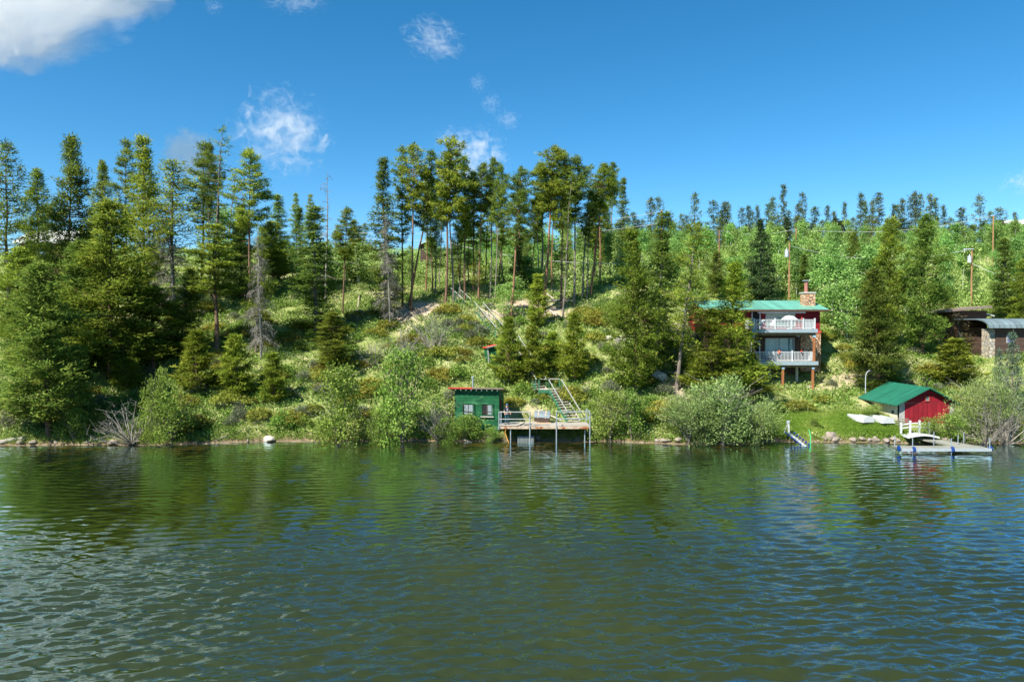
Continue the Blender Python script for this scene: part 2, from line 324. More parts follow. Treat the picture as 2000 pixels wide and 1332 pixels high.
def cloud(x0, y0, x1, y1, kind, label, D=2400, depth=.6, rot=0):
    c = at((x0 + x1) / 2, (y0 + y1) / 2, D); e = 1.05 if kind == 'wisp' else 1; w = (x1 - x0) / 2 * D / F * e; h = (y1 - y0) / 2 * D / F * e
    me = CLOUD_ME.copy(); me.materials.append(CM[kind]); o = link('cloud', me, None, c); o.scale = (w, max(28, min(w, h) * 1.6 * depth), h); o.rotation_euler = (0, math.radians(rot), 0)
    tag(o, label, 'cloud')
cloud(-420, -330, 395, 150, 'big', 'big white cumulus cloud filling the upper left corner of the sky', 2400, .3)
cloud(-900, -1300, 330, -60, 'big', 'high white cumulus cloud overhead whose reflection whitens the lake', 4200, .5)
cloud(-50, -10, 45, 155, 'wisp', 'small cloud scrap cut by the left edge of the picture', 2300)
cloud(300, 235, 440, 365, 'thick', 'small bright white cloud between the tall left pines', 2700, .2)
cloud(455, 165, 650, 350, 'wisp', 'torn white cloud in the gap left of the tall pine grove', 2500, .8, 20)
cloud(500, -60, 660, 35, 'wisp', 'flat thin cloud cut by the top edge of the picture', 2300)
cloud(780, 32, 918, 122, 'wisp', 'ragged little cloud high above the tall pine grove', 2500, .8, 15)
cloud(830, 235, 1000, 390, 'wisp', 'faint cloud behind the crowns of the tallest pines', 2900, .8)
cloud(912, 142, 956, 184, 'wisp', 'tiny cloud shred highest above the pine grove', 2500)
cloud(936, 178, 984, 228, 'wisp', 'faint cloud shred between two others above the pine grove', 2500)
cloud(962, 208, 1020, 260, 'wisp', 'small brighter cloud shred just above the pine grove', 2500)
cloud(395, -8, 440, 32, 'wisp', 'tiny cloud puff beside the big cumulus cloud', 2300)
cloud(1950, 325, 2060, 390, 'wisp', 'small cloud at the right edge above the ridge house', 2800)

# ------------------------------------------------------------------ plant prototypes
def taper_trunk(S, h, r0, rng, mi=0, top=1.0, wob=.012, sides=7):
    z = np.linspace(-.5, h * top, 9); a = rng.normal(0, wob * h, (9, 2)); a[0] = a[1] = 0
    a = np.cumsum(a, 0) * .35
    pts = np.column_stack([a, z]); rad = r0 * np.clip(1 - z / (h * 1.03), .06, 1) ** .8; rad[0] *= 1.25
    V, Fs = tube_np(pts, rad, sides); S.add(V, Fs, .5, mi)
    return lambda zz: np.array([np.interp(zz, z, pts[:, 0]), np.interp(zz, z, pts[:, 1])])
def conifer(seed, h, base, R, shape, nwh, nb, slope=.1, up=.25, tuft=.32, K=9, bl=.3, bw=.07, step=.42, hole=.12, r0=None, lat=.5, stubs=0, lift=.6, branch_r=.03):
    """returns (trunk soup, crown soup)"""
    rng = np.random.default_rng(seed); T = Soup(); Cr = Soup()
    ax = taper_trunk(T, h, r0 or (.011 * h + .03), rng)
    C = []; D = []
    ph = rng.random(6) * 6.28
    for i in range(nwh):
        u = (i + rng.uniform(-.4, .4)) / nwh; u = min(max(u, 0), 1)
        z = h * (base + (1 - base) * u); r = R * shape(u)
        for j in range(nb):
            az = rng.random() * 2 * PI
            lob = 1 + .28 * math.sin(2 * az + ph[0] + u * 7) + .22 * math.sin(3 * az + ph[1] - u * 11) + .2 * math.sin(u * 23 + ph[2])
            if rng.random() < hole: lob *= .35
            L = max(.15, r * lob * rng.uniform(.7, 1.12)); x0, y0 = ax(z)
            s = np.linspace(0, 1, 4); rr = s * L; zz = z + L * (slope * s + up * s * s)
            P = np.column_stack([x0 + rr * math.cos(az), y0 + rr * math.sin(az), zz])
            if L > .5 and branch_r:
                V, Fs = tube_np(P, branch_r * (1 - .7 * s) * (1 + h * .02), 3); T.add(V, Fs)
            n = max(2, int(L / step * 1.5)); ss = rng.uniform(.3, 1.05, n) ** .75; ss[0] = 1
            la = rng.normal(0, lat * .5, n) * ss * L * .7
            cx = x0 + ss * L * math.cos(az) - la * math.sin(az); cy = y0 + ss * L * math.sin(az) + la * math.cos(az)
            cz = z + L * (slope * ss + up * ss * ss) + rng.normal(0, .08, n)
            C.append(np.column_stack([cx, cy, cz])); D.append(np.tile([math.cos(az) * .8, math.sin(az) * .8, lift], (n, 1)))
    x0, y0 = ax(h); n = 5
    C.append(np.column_stack([np.full(n, x0), np.full(n, y0), h - np.linspace(0, .5, n)])); D.append(np.tile([0, 0, 1.], (n, 1)))
    V, Fs, tt = blades(np.concatenate(C), np.concatenate(D), K, bl, bw, tuft, rng); Cr.add(V, Fs, tt)
    for k in range(stubs):
        z = h * rng.uniform(.04, max(.1, base)); az = rng.random() * 6.28; x0, y0 = ax(z); L = rng.uniform(.4, 1.3)
        P = [[x0, y0, z], [x0 + L * math.cos(az), y0 + L * math.sin(az), z - .15 * L]]
        V, Fs = tube_np(P, [.03, .01], 3); T.add(V, Fs)
    return T, Cr
PROTO = {}
def reg(kind, T, Cr, bark, leaf, h, w, single=False):
    if single:
        S = Soup()
        for V, Fc, Tt in zip(T.V, T.Fc, T.T): pass
        V = np.concatenate(T.V + Cr.V); f = T.Fc + [x + T.n for x in Cr.Fc]
        mi = np.concatenate([np.zeros(sum(len(x) for x in T.Fc)), np.ones(sum(len(x) for x in Cr.Fc))])
        me = np_mesh(kind, V, f, [bark, leaf], mi, np.concatenate(T.T + Cr.T)); PROTO.setdefault(kind, []).append((me, None, h, w))
    else:
        tm = T.mesh(kind + '_trunk', [bark], True); cm = Cr.mesh(kind + '_crown', [leaf])
        PROTO.setdefault(kind, []).append((tm, cm, h, w))
sh_tall = lambda u: (math.sin(PI * min(1, .22 + .74 * u)) ** .8) * (1 if u < .75 else 1.0)
sh_cone = lambda u: (1.02 - u) ** .75 * (.72 + .28 * min(1, u * 6))
sh_full = lambda u: (1.03 - u) ** .72 * (.62 + .38 * min(1, u * 4))
sh_slim = lambda u: (1.03 - u) ** .45 * .9
for k in range(5):      # tall bare lodgepole pines: T (brown), R (reddish trunk)
    b = [.46, .56, .5, .6, .4][k]; 
    reg('T', *conifer(100 + k, 20, b, 1.45 + .2 * (k % 3), sh_tall, 26, 5, .02, .22, .42, 17, .38, .115, .44, .17, .17, .55, 14, .7), M['bark_grey'] if k % 2 else M['bark'], M['pine_dark'] if k % 2 else M['pine'], 20, 3.3 + .4 * (k % 3))
for k in range(3):
    reg('R', *conifer(120 + k, 20, [.6, .5, .66][k], 1.6, sh_tall, 24, 5, .05, .2, .42, 16, .38, .115, .44, .2, .18, .55, 10, .7), M['bark_red'], M['pine_dark'] if k == 1 else M['pine'], 20, 3.4)
for k in range(2):      # sparse, scraggly
    reg('Q', *conifer(130 + k, 20, .3, 1.2, sh_tall, 26, 3, -.1, .2, .34, 8, .34, .09, .55, .4, .15, .5, 20, .5), M['bark_grey'], M['pine_dark'], 20, 2.8)
for k in range(5):      # broad pines leafed nearly to the ground
    reg('F', *conifer(140 + k, 14, [.06, .1, .14, .05, .1][k], 2.7, sh_full, 46, 7, -.02, .28, .46, 13, .38, .11, .46, .16, .16, .6, 6, .7), M['bark'], M['pine'] if k % 2 == 0 else M['pine_dark'], 14, 5.2)
for k in range(3):      # open-crowned pine with visible stem
    reg('O', *conifer(150 + k, 16, [.3, .36, .26][k], 2.7, sh_full, 30, 6, .0, .24, .46, 9, .38, .1, .5, .3, .19, .6, 14, .7), M['bark_grey'], M['pine'], 16, 5.2)
for k in range(4):      # young conical pines
    reg('C', *conifer(160 + k, 6.5, .05, 1.25, sh_cone, 28, 7, .2, .35, .26, 11, .3, .09, .32, .1, .09, .5, 0, 1.1), M['bark'], M['young'], 6.5, 2.3)
for k in range(2):      # bushy wide cones
    reg('W', *conifer(165 + k, 13, .03, 2.9, lambda u: (1.02 - u) ** 1.05 * (.8 + .2 * math.sin(u * 19 + k)), 44, 7, .06, .34, .42, 12, .36, .1, .46, .12, .16, .6, 0, .9), M['bark'], M['young'], 13, 5.4)
for k in range(3):      # slender spruce / fir spires
    reg('S', *conifer(170 + k, 16, .06, 1.5, sh_cone, 48, 7, -.18, .22, .34, 11, .32, .1, .4, .15, .16, .5, 4, .5), M['bark_grey'], M['pine_dark'], 16, 2.8)
reg('P', *conifer(180, 11, .02, 2.35, lambda u: (1.02 - u) ** .95, 40, 9, -.28, .22, .3, 12, .28, .095, .34, .06, .18, .6, 0, .25), M['bark_grey'], M['spruce'], 11, 4.4)
for k in range(2):
    reg('B', *conifer(185 + k, 6.5, .03, 1.5, lambda u: (1.02 - u) ** .9, 28, 8, -.1, .15, .24, 9, .24, .06, .32, .08, .1, .55, 0, .4), M['bark_grey'], M['blue_spruce'], 6.5, 2.8)
for k in range(2):
    reg('N', *conifer(190 + k, 8, .1, 2.2, sh_full, 24, 5, .0, .25, .45, 7, .33, .06, .6, .35, .12, .6, 8, .6), M['bark_grey'], M['rust_needles'], 8, 4.2)
for k in range(4):      # ridge conifers (one mesh each, seen from far)
    reg('K', *conifer(200 + k, 12, [.12, .3, .05, .2][k], [1.3, 1.3, 1.8, 1.05][k], [sh_cone, sh_tall, sh_full, sh_slim][k], 22, 5, -.05, .2, .5, 7, .5, .16, .62, .15, .13, .5, 0, .6, .0), M['bark_grey'], M['ridge'], 12, [2.4, 2.6, 3.2, 2.0][k], True)
def dead(seed, h, nbr, Lb, curl, fuzz, R=.0):
    rng = np.random.default_rng(seed); T = Soup(); Cr = Soup(); ax = taper_trunk(T, h, .012 * h, rng); C = []; D = []
    for i in range(nbr):
        u = rng.uniform(.12, .97); z = h * u; az = rng.random() * 6.28; L = Lb * (1.05 - u) ** .5 * rng.uniform(.5, 1.2); x0, y0 = ax(z)
        s = np.linspace(0, 1, 5); P = np.column_stack([x0 + L * s * math.cos(az) + rng.normal(0, .05, 5), y0 + L * s * math.sin(az) + rng.normal(0, .05, 5), z + L * (.15 * s - curl * s * s)])
        V, Fs = tube_np(P, .026 * (1 - .75 * s), 3); T.add(V, Fs)
        for q in range(3):
            i0 = rng.integers(1, 4); d = nrm(np.array([math.cos(az) + rng.normal(0, .7), math.sin(az) + rng.normal(0, .7), rng.normal(-.1, .5)])); l2 = L * rng.uniform(.2, .45)
            V, Fs = tube_np([P[i0], P[i0] + d * l2 * .5, P[i0] + d * l2 + [0, 0, -.1 * l2]], [.014, .01, .004], 3); T.add(V, Fs)
        n = max(1, int(fuzz * L)); ss = rng.uniform(.3, 1, n)
        C.append(np.column_stack([x0 + L * ss * math.cos(az), y0 + L * ss * math.sin(az), z + L * (.15 * ss - curl * ss * ss)])); D.append(np.tile([math.cos(az) * .4, math.sin(az) * .4, -.6], (n, 1)))
    V, Fs, tt = blades(np.concatenate(C), np.concatenate(D), 7, .42, .022, .3, rng); Cr.add(V, Fs, tt); return T, Cr
for k in range(2): reg('D', *dead(210 + k, 12, 46, 1.6, .35, .6), M['dead_wood'], M['lichen'], 12, 2.6)
for k in range(3): reg('L', *dead(215 + k, 10, 90, 1.7, .5, 7), M['dead_wood'], M['lichen'], 10, 2.8)
def broadleaf(seed, h, stems, w, n, leaf, lw, trunk_r, base=.35, spread=.5, K=10, clump=.45, upward=.3, splay=.25):
    rng = np.random.default_rng(seed); T = Soup(); Cr = Soup(); C = []; D = []
    for s_ in range(stems):
        az = rng.random() * 6.28; tip = np.array([math.cos(az), math.sin(az)]) * w * splay * rng.uniform(.3, 1.6) * (0 if stems == 1 else 1); hh = h * rng.uniform(.7, 1)
        s = np.linspace(0, 1, 6); P = np.column_stack([tip[0] * s ** 1.3, tip[1] * s ** 1.3, hh * s - .2]) + rng.normal(0, .012 * h, (6, 3)) * s[:, None]
        V, Fs = tube_np(P, trunk_r * (1 - .85 * s), 5); T.add(V, Fs)
        for q in range(5 if stems > 1 else 12):
            i0 = rng.integers(2, 6); a2 = rng.random() * 6.28; L = w * .4 * rng.uniform(.4, 1)
            V, Fs = tube_np([P[i0], P[i0] + [L * math.cos(a2), L * math.sin(a2), L * .5]], [trunk_r * .35, .008], 3); T.add(V, Fs)
    # leaf clumps gathered in uneven billows, gaps between them
    nb = 16 if stems > 1 else 11; ph = rng.random() * 6.28
    ub = rng.random(nb) ** .8; ab = ph + np.arange(nb) * 2.4 + rng.normal(0, .4, nb); pr = np.sin(PI * np.clip(.16 + .8 * ub, 0, 1)) ** .7
    rb = w * .5 * pr * np.sqrt(rng.random(nb)) * .82; cb = np.column_stack([rb * np.cos(ab), rb * np.sin(ab), h * (base + (.97 - base) * ub)]); sb = w * rng.uniform(.12, .24, nb) * (.75 + .4 * pr)
    k_ = rng.choice(nb, n, p=sb ** 2 / (sb ** 2).sum()); v = nrm(rng.normal(0, 1, (n, 3))); m = n
    c = cb[k_] + v * (sb[k_] * rng.uniform(.55, 1.08, n))[:, None] * np.array([1, 1, 1.15 if stems > 1 else 1.5]); c[:, 2] = np.maximum(c[:, 2], .05 * h); a = np.arctan2(v[:, 1], v[:, 0])
    d = np.column_stack([v[:, 0] * .7, v[:, 1] * .7, v[:, 2] * .3 + upward])
    V, Fs, tt = blades(c, d, K, leaf, lw, clump, rng, .7, True); Cr.add(V, Fs, tt); return T, Cr
for k in range(4): reg('A', *broadleaf(230 + k, 8, 1, [2.2, 2.7, 2.4, 1.9][k], 250, .27, .2, .075, [.3, .42, .25, .5][k], K=7, clump=.6), M['bark_white'], M['aspen'], 8, 2.8, True)
for k in range(3): reg('G', *broadleaf(240 + k, 9, 2, [3.6, 4.2, 3.4][k], 420, .24, .18, .07, .12, K=8, clump=.6), M['bark_white'], M['aspen'], 9, 3.8)
for k in range(4): reg('H', *broadleaf(250 + k, 4, 9, 4.0, 420, .17, .11, .035, .04, K=10, clump=.42), M['bark_grey'], M['alder'], 4, 4.0)
for k in range(3): reg('V', *broadleaf(260 + k, 4, 12, 4.6, 560, .2, .055, .035, .08, K=13, clump=.4, upward=.8), M['dead_wood'], M['willow'], 4, 4.6)
def lowshrub(seed, leafm, kind, w, h, n, leaf, lw, K, is_leaf, up):
    rng = np.random.default_rng(seed); T = Soup(); Cr = Soup()
    for q in range(9):
        az = rng.random() * 6.28; V, Fs = tube_np([[0, 0, -.2], [.3 * w * math.cos(az), .3 * w * math.sin(az), h * .6]], [.025, .008], 3); T.add(V, Fs)
    a = rng.random(n) * 6.28; r = w * .5 * np.sqrt(rng.random(n)) * (1 + .25 * np.sin(3 * a + seed)); z = h * (1 - (2 * r / w / 1.25) ** 2).clip(0.05, 1) * rng.uniform(.35, 1.1, n)
    c = np.column_stack([r * np.cos(a), r * np.sin(a), z]); d = np.column_stack([np.cos(a) * .6, np.sin(a) * .6, np.full(n, up)])
    V, Fs, tt = blades(c, d, K, leaf, lw, .22, rng, .8, is_leaf); Cr.add(V, Fs, tt); reg(kind, T, Cr, M['bark_grey'], leafm, h, w, True)
for k in range(3): lowshrub(270 + k, M['juniper'], 'J', 2.6, .75, 190, .26, .07, 11, False, .5)
for k in range(3): lowshrub(280 + k, M['sage'], 'E', 1.4, .8, 110, .22, .05, 11, False, 1.0)
for k in range(3): lowshrub(290 + k, M['alder'], 'U', 1.7, 1.1, 150, .16, .11, 9, True, .4)
def brush(seed):
    rng = np.random.default_rng(seed); T = Soup(); Cr = Soup()
    for q in range(34):
        az = rng.random() * 6.28; L = rng.uniform(.8, 2.6); el = rng.uniform(.35, 1.35); d = np.array([math.cos(az) * math.cos(el), math.sin(az) * math.cos(el), math.sin(el)])
        P = [np.zeros(3), d * L * .5 + rng.normal(0, .08, 3), d * L + rng.normal(0, .15, 3)]; V, Fs = tube_np(P, [.035, .02, .006], 4); T.add(V, Fs)
        for w_ in range(4):
            p = P[1] + (P[2] - P[1]) * rng.random(); d2 = nrm(d + rng.normal(0, .6, 3)); V, Fs = tube_np([p, p + d2 * rng.uniform(.3, .8)], [.012, .004], 3); T.add(V, Fs)
    c = rng.normal(0, .55, (60, 3)) + [0, 0, 1.0]; V, Fs, tt = blades(c, nrm(c), 6, .5, .014, .3, rng); Cr.add(V, Fs, tt)
    reg('X', T, Cr, M['dead_wood'], M['lichen'], 2.2, 2.6)
for k in range(2): brush(300 + k)
KIND = {'T': ('pine_tree', 'pine'), 'R': ('pine_tree', 'pine'), 'Q': ('pine_tree', 'pine'), 'F': ('pine_tree', 'pine'), 'O': ('pine_tree', 'pine'), 'C': ('young_pine_tree', 'young pine'), 'W': ('pine_tree', 'pine'), 'S': ('fir_tree', 'fir'),
        'P': ('spruce_tree', 'spruce'), 'B': ('spruce_tree', 'spruce'), 'N': ('pine_tree', 'pine'), 'K': ('conifer_tree', 'conifer'), 'D': ('dead_tree', 'dead tree'), 'L': ('dead_tree', 'dead tree'), 'A': ('aspen_tree', 'aspen'), 'G': ('aspen_tree', 'aspen'),
        'H': ('alder_bush', 'bush'), 'V': ('willow_bush', 'willow'), 'J': ('juniper_bush', 'juniper'), 'E': ('sage_bush', 'sagebrush'), 'U': ('leafy_bush', 'bush'), 'X': ('dead_bush', 'dead bush')}
_R = random.Random(11)
def grow(kind, loc, h, w, label, group=None, lean=0.0, var=None):
    lst = PROTO[kind]; a, b, h0, w0 = lst[_R.randrange(len(lst)) if var is None else var % len(lst)]
    name, cat = KIND[kind]; sx = w / w0; s = (sx * _R.uniform(.95, 1.05), sx, h / h0); rz = _R.random() * 6.28
    # lean happens in world x after the spin: R_y(lean) @ R_z
    R = Matrix.Rotation(lean, 4, 'Y') @ Matrix.Rotation(rz, 4, 'Z')
    if b is None: o = link(name, a, None, loc)
    else:
        o = thing(name, loc, label, cat); link('trunk', a, o); link('crown', b, o)
    o.rotation_euler = R.to_euler(); o.scale = s; o.location = loc
    return tag(o, label, cat, group)
def tree(kind, xb, yb, xt, yt, wpx, label, group=None, var=None):
    p = hit(xb, yb) if yb > 300 else None
    if p is None: q = at(xb, 600, yb); p = Vector((q.x, yb, gz(q.x, yb)))
    wpx *= {'F': .88, 'O': .9}.get(kind, 1); top = at(xt, yt, p.y); h = max(.5, top.z - p.z); return grow(kind, p, h / 1.02, max(.3, wpx * p.y / F), label, group, math.atan2(top.x - p.x, h), var)
# ------------------------------------------------------------------ trees, one row each: kind, base x, base y (photo row, or depth in metres), top x, top y, crown width, label
tree('F', 95, 855, 78, 510, 185, 'huge dark pine with drooping boughs overhanging the water at the far left shore', var=1)
tree('O', 15, 82, 8, 268, 115, 'tall broad pine cut by the left edge, highest there', var=0)
tree('F', 78, 95, 73, 328, 75, 'rounded pine between the left edge pine and the first tall spire')
tree('F', 135, 88, 133, 263, 108, 'tall spire shaped pine in front of the pale roof at left', var=3)
tree('F', 200, 92, 200, 312, 60, 'blunt topped pine right of the left spire shaped pine')
tree('T', 246, 90, 240, 266, 48, 'slim tall pine touching the broad cone topped pine on the left skyline', var=4)
tree('F', 278, 86, 283, 261, 100, 'tall cone topped pine on the left skyline, dense with a dark stem', var=0)
tree('O', 340, 622, 335, 310, 160, 'big open pine with tangled grey dead lower branches at left', var=1)
tree('L', 345, 630, 325, 440, 85, 'tangle of bare grey branches hanging under the big open pine', var=0)
tree('T', 396, 92, 392, 272, 60, 'dark pine just right of the small bright cloud', var=4)
tree('T', 410, 90, 409, 275, 36, 'thin straight pine in the tight cluster of poles at left', var=1)
tree('Q', 417, 89, 440, 243, 60, 'scraggly leaning pine, the tallest of the left pole cluster', var=0)
tree('Q', 424, 90, 426, 300, 40, 'short sparse pine inside the left pole cluster', var=1)
tree('T', 487, 600, 490, 288, 68, 'full crowned pine beside the bare leaning snag', var=2)
tree('F', 215, 742, 213, 386, 170, 'massive pale green pine in the middle of the left woods', var=2)
tree('F', 28, 76, 38, 480, 120, 'bushy pine low at the left edge above the shore pine')
tree('F', 166, 72, 160, 468, 135, 'wide pine rising between the shore pine and the massive pale pine', var=3)
tree('F', 300, 722, 292, 555, 150, 'short wide pine with thick layered boughs under the big open pine', var=4)
tree('C', 386, 770, 387, 643, 70, 'young cone shaped pine standing alone above the shore at left', var=0)
tree('C', 465, 776, 458, 652, 64, 'young pine with twisted top right of the lone cone pine', var=1)
tree('C', 535, 790, 533, 688, 50, 'small thin young pine nearest the water left of the alder thicket', var=2)
tree('T', 423, 695, 430, 436, 90, 'pine with long bare dark stem beside the grey lichen tree', var=0)
tree('F', 120, 770, 108, 590, 105, 'dark understory pine behind the shore pine')
tree('F', 248, 765, 245, 640, 85, 'low dark pine in shade below the massive pale pine')
tree('F', 60, 740, 50, 560, 100, 'dark bushy pine at the left edge above the driftwood')
tree('F', 350, 700, 365, 520, 95, 'dense pine filling the shade right of the tangled grey branches')
tree('S', 543, 100, 543, 378, 52, 'dark pointed fir behind the gap in the left woods', var=0)
tree('F', 535, 96, 528, 430, 88, 'yellow green pine below the dark pointed fir')
tree('F', 470, 90, 478, 400, 85, 'broad dark pine behind the grey lichen tree')
tree('S', 585, 110, 585, 404, 40, 'small dark fir alone against the sky left of the dead tree', var=1)
tree('T', 580, 130, 579, 376, 20, 'tiny distant pine poking above the small dark fir')
tree('T', 609, 130, 609, 377, 22, 'tiny distant pine just left of the dead grey tree')
tree('D', 636, 92, 636, 330, 44, 'dead leafless grey tree standing out against open sky', var=0)
tree('S', 618, 660, 616, 398, 84, 'dense pine with dark lower stem under the dead grey tree', var=2)
tree('T', 669, 612, 679, 401, 44, 'thin stemmed pine alone right of the dead grey tree', var=2)
tree('F', 692, 100, 692, 428, 42, 'short pine behind the thin stemmed lone pine')
tree('L', 510, 702, 503, 440, 54, 'grey lichen draped dead tree on the left slope', var=1)
tree('O', 500, 690, 512, 440, 70, 'half dead pine growing through the grey lichen tree', var=2)
tree('F', 655, 727, 655, 608, 98, 'squat bushy pine on the open slope left of the stairs', var=0)
tree('S', 752, 625, 748, 304, 62, 'slender pointed fir at the left end of the tall grove', var=1)
tree('L', 762, 645, 756, 410, 48, 'column of grey lichen twigs at the foot of the slender fir', var=2)
TG = 'tall bare stemmed pines of the grove above the stairs'
for r in [('T', 786, 602, 786, 282, 44, 'thin tall pine right of the slender fir in the grove', 4), ('R', 803, 607, 812, 276, 46, 'pine with reddish stem at the left side of the grove', 0),
          ('R', 799, 602, 845, 286, 50, 'leaning reddish pine crossing the straight reddish one', 1), ('T', 870, 600, 890, 262, 68, 'tallest pine of the grove with the biggest crown', 2),
          ('T', 886, 595, 878, 290, 46, 'straight pine sharing the biggest crown of the grove', 1), ('T', 908, 588, 905, 300, 42, 'thin pine right of the biggest crowned pine', 0),
          ('T', 925, 575, 929, 330, 42, 'short crowned pine in the dense middle of the grove', 4), ('R', 934, 592, 944, 316, 38, 'sparse topped pine against the faint cloud', 2),
          ('T', 957, 590, 968, 304, 36, 'left one of two close parallel poles in the middle of the grove', 3), ('T', 966, 592, 982, 318, 34, 'right one of two close parallel poles in the middle of the grove', 1),
          ('R', 997, 632, 1020, 321, 52, 'leaning pale stemmed pine with crown hanging to the right', 1), ('T', 1057, 560, 1058, 318, 48, 'pine with grey stem under the twin right crowns', 3),
          ('R', 1062, 603, 1082, 279, 58, 'reddish pine of the twin crowns right of the middle gap', 0), ('T', 1096, 602, 1100, 291, 60, 'thick crowned pine next to the twin crowns', 2),
          ('Q', 1099, 627, 1114, 330, 36, 'pale thin pole with white lower stem', 1), ('T', 1121, 600, 1131, 301, 56, 'dark stemmed pine near the right end of the grove', 1),
          ('Q', 1137, 585, 1155, 318, 38, 'sparse pine leaning right near the grove end', 0), ('R', 1153, 580, 1181, 314, 46, 'strongly leaning pale stemmed pine at the right end of the grove', 2),
          ('T', 1190, 530, 1198, 315, 30, 'thin upright pine with a small tuft crown at the right end', 3), ('S', 1211, 110, 1218, 344, 32, 'slim dark fir standing right of the grove', 0),
          ('T', 845, 96, 842, 350, 34, 'thin pine behind the leaning reddish pine', 4), ('T', 1160, 104, 1168, 390, 40, 'low crowned pine behind the leaning right poles', 4), ('Q', 985, 100, 950, 335, 30, 'faint thin pine leaning left behind the parallel poles', 1),
          ('O', 900, 585, 892, 440, 60, 'low bushy pine filling the foot of the grove', 0), ('O', 850, 580, 852, 420, 52, 'leafy pine low in the left grove', 1), ('O', 935, 590, 930, 470, 40, 'dark low pine at the foot of the parallel poles', 2)]:
    tree(*r[:6], r[6], TG, r[7])
for k in range(13):
    x = [832, 858, 898, 915, 948, 974, 1012, 1035, 1050, 1078, 1110, 1146, 1172][k]
    tree('T' if k % 3 else 'R', x, 90 + _R.uniform(0, 14), x + _R.uniform(-6, 12), _R.uniform(318, 395), _R.uniform(26, 36), 'thin pine stem among the packed stems inside the grove', TG, k)
tree('F', 1184, 115, 1186, 398, 44, 'dense pine behind the right end of the grove', var=1)
tree('S', 1010, 95, 1010, 468, 30, 'narrow dark fir in front of the aspens mid grove', var=2)
tree('C', 1050, 642, 1050, 535, 44, 'narrow young pine on the bare soil under the grove', var=3)
tree('C', 994, 752, 994, 618, 54, 'bushy young pine beside the green outhouse', var=0)
tree('C', 1041, 752, 1042, 634, 54, 'young pine right of the outhouse, in the middle of three', var=1)
tree('C', 1082, 726, 1078, 648, 46, 'small young pine behind the neat cone pine', var=2)
tree('C', 1122, 747, 1120, 612, 54, 'neat bright cone shaped young pine above the deck stairs', var=3)
tree('F', 1242, 772, 1238, 443, 112, 'large dense pine right of the grove casting shade on the bank', var=0)
tree('S', 1282, 706, 1302, 407, 74, 'tall pointed pine between the two large pines in front of the house', var=2)
tree('O', 1321, 764, 1362, 428, 122, 'broad open pine with leaning dark stem left of the red house', var=2)
tree('W', 1425, 765, 1442, 510, 138, 'bushy yellow green pine hiding the left half of the red house', var=2)
tree('W', 1388, 770, 1392, 600, 125, 'short bushy pine at the left foot of the red house', var=1)
tree('W', 1468, 775, 1468, 690, 80, 'low pine boughs in front of the red house deck posts', var=4)
tree('P', 1486, 93, 1485, 426, 66, 'dark triangular spruce directly behind the red house roof')
tree('F', 1735, 82, 1736, 422, 92, 'tall yellow green pine above the boathouse', var=0)
tree('F', 1718, 767, 1714, 520, 112, 'dense pine right behind the boathouse roof, leafed to the ground', var=3)
tree('F', 1803, 80, 1806, 416, 98, 'tall dark stemmed pine left of the brown cabin', var=1)
tree('C', 1866, 757, 1862, 660, 76, 'small yellowish pine on the bank behind the boathouse', var=0)
tree('N', 1868, 695, 1868, 612, 78, 'thinning pine with rusty needles before the brown cabin', var=0)
tree('S', 1962, 93, 1959, 463, 56, 'slender fir right of the utility pole on the right', var=0)
tree('F', 1997, 90, 2000, 505, 60, 'dark pine at the right edge above the curved roof')
tree('B', 1980, 67, 1978, 645, 46, 'pale blue spruce in front of the dark cabin', var=0)
tree('B', 1953, 69, 1952, 680, 36, 'smaller pale blue spruce beside the taller blue spruce', var=1)
tree('F', 1672, 100, 1672, 452, 56, 'dark wind bent pine among the aspens behind the house')
tree('S', 1573, 96, 1571, 495, 30, 'slim pine right of the pole behind the red house', var=1)
tree('O', 1850, 88, 1850, 560, 50, 'thin pine between the tall dark pine and the brown cabin')
tree('S', 1290, 100, 1292, 470, 50, 'dense fir behind the tall pointed pine')
tree('F', 1400, 96, 1398, 490, 50, 'dark pine behind the broad open pine')
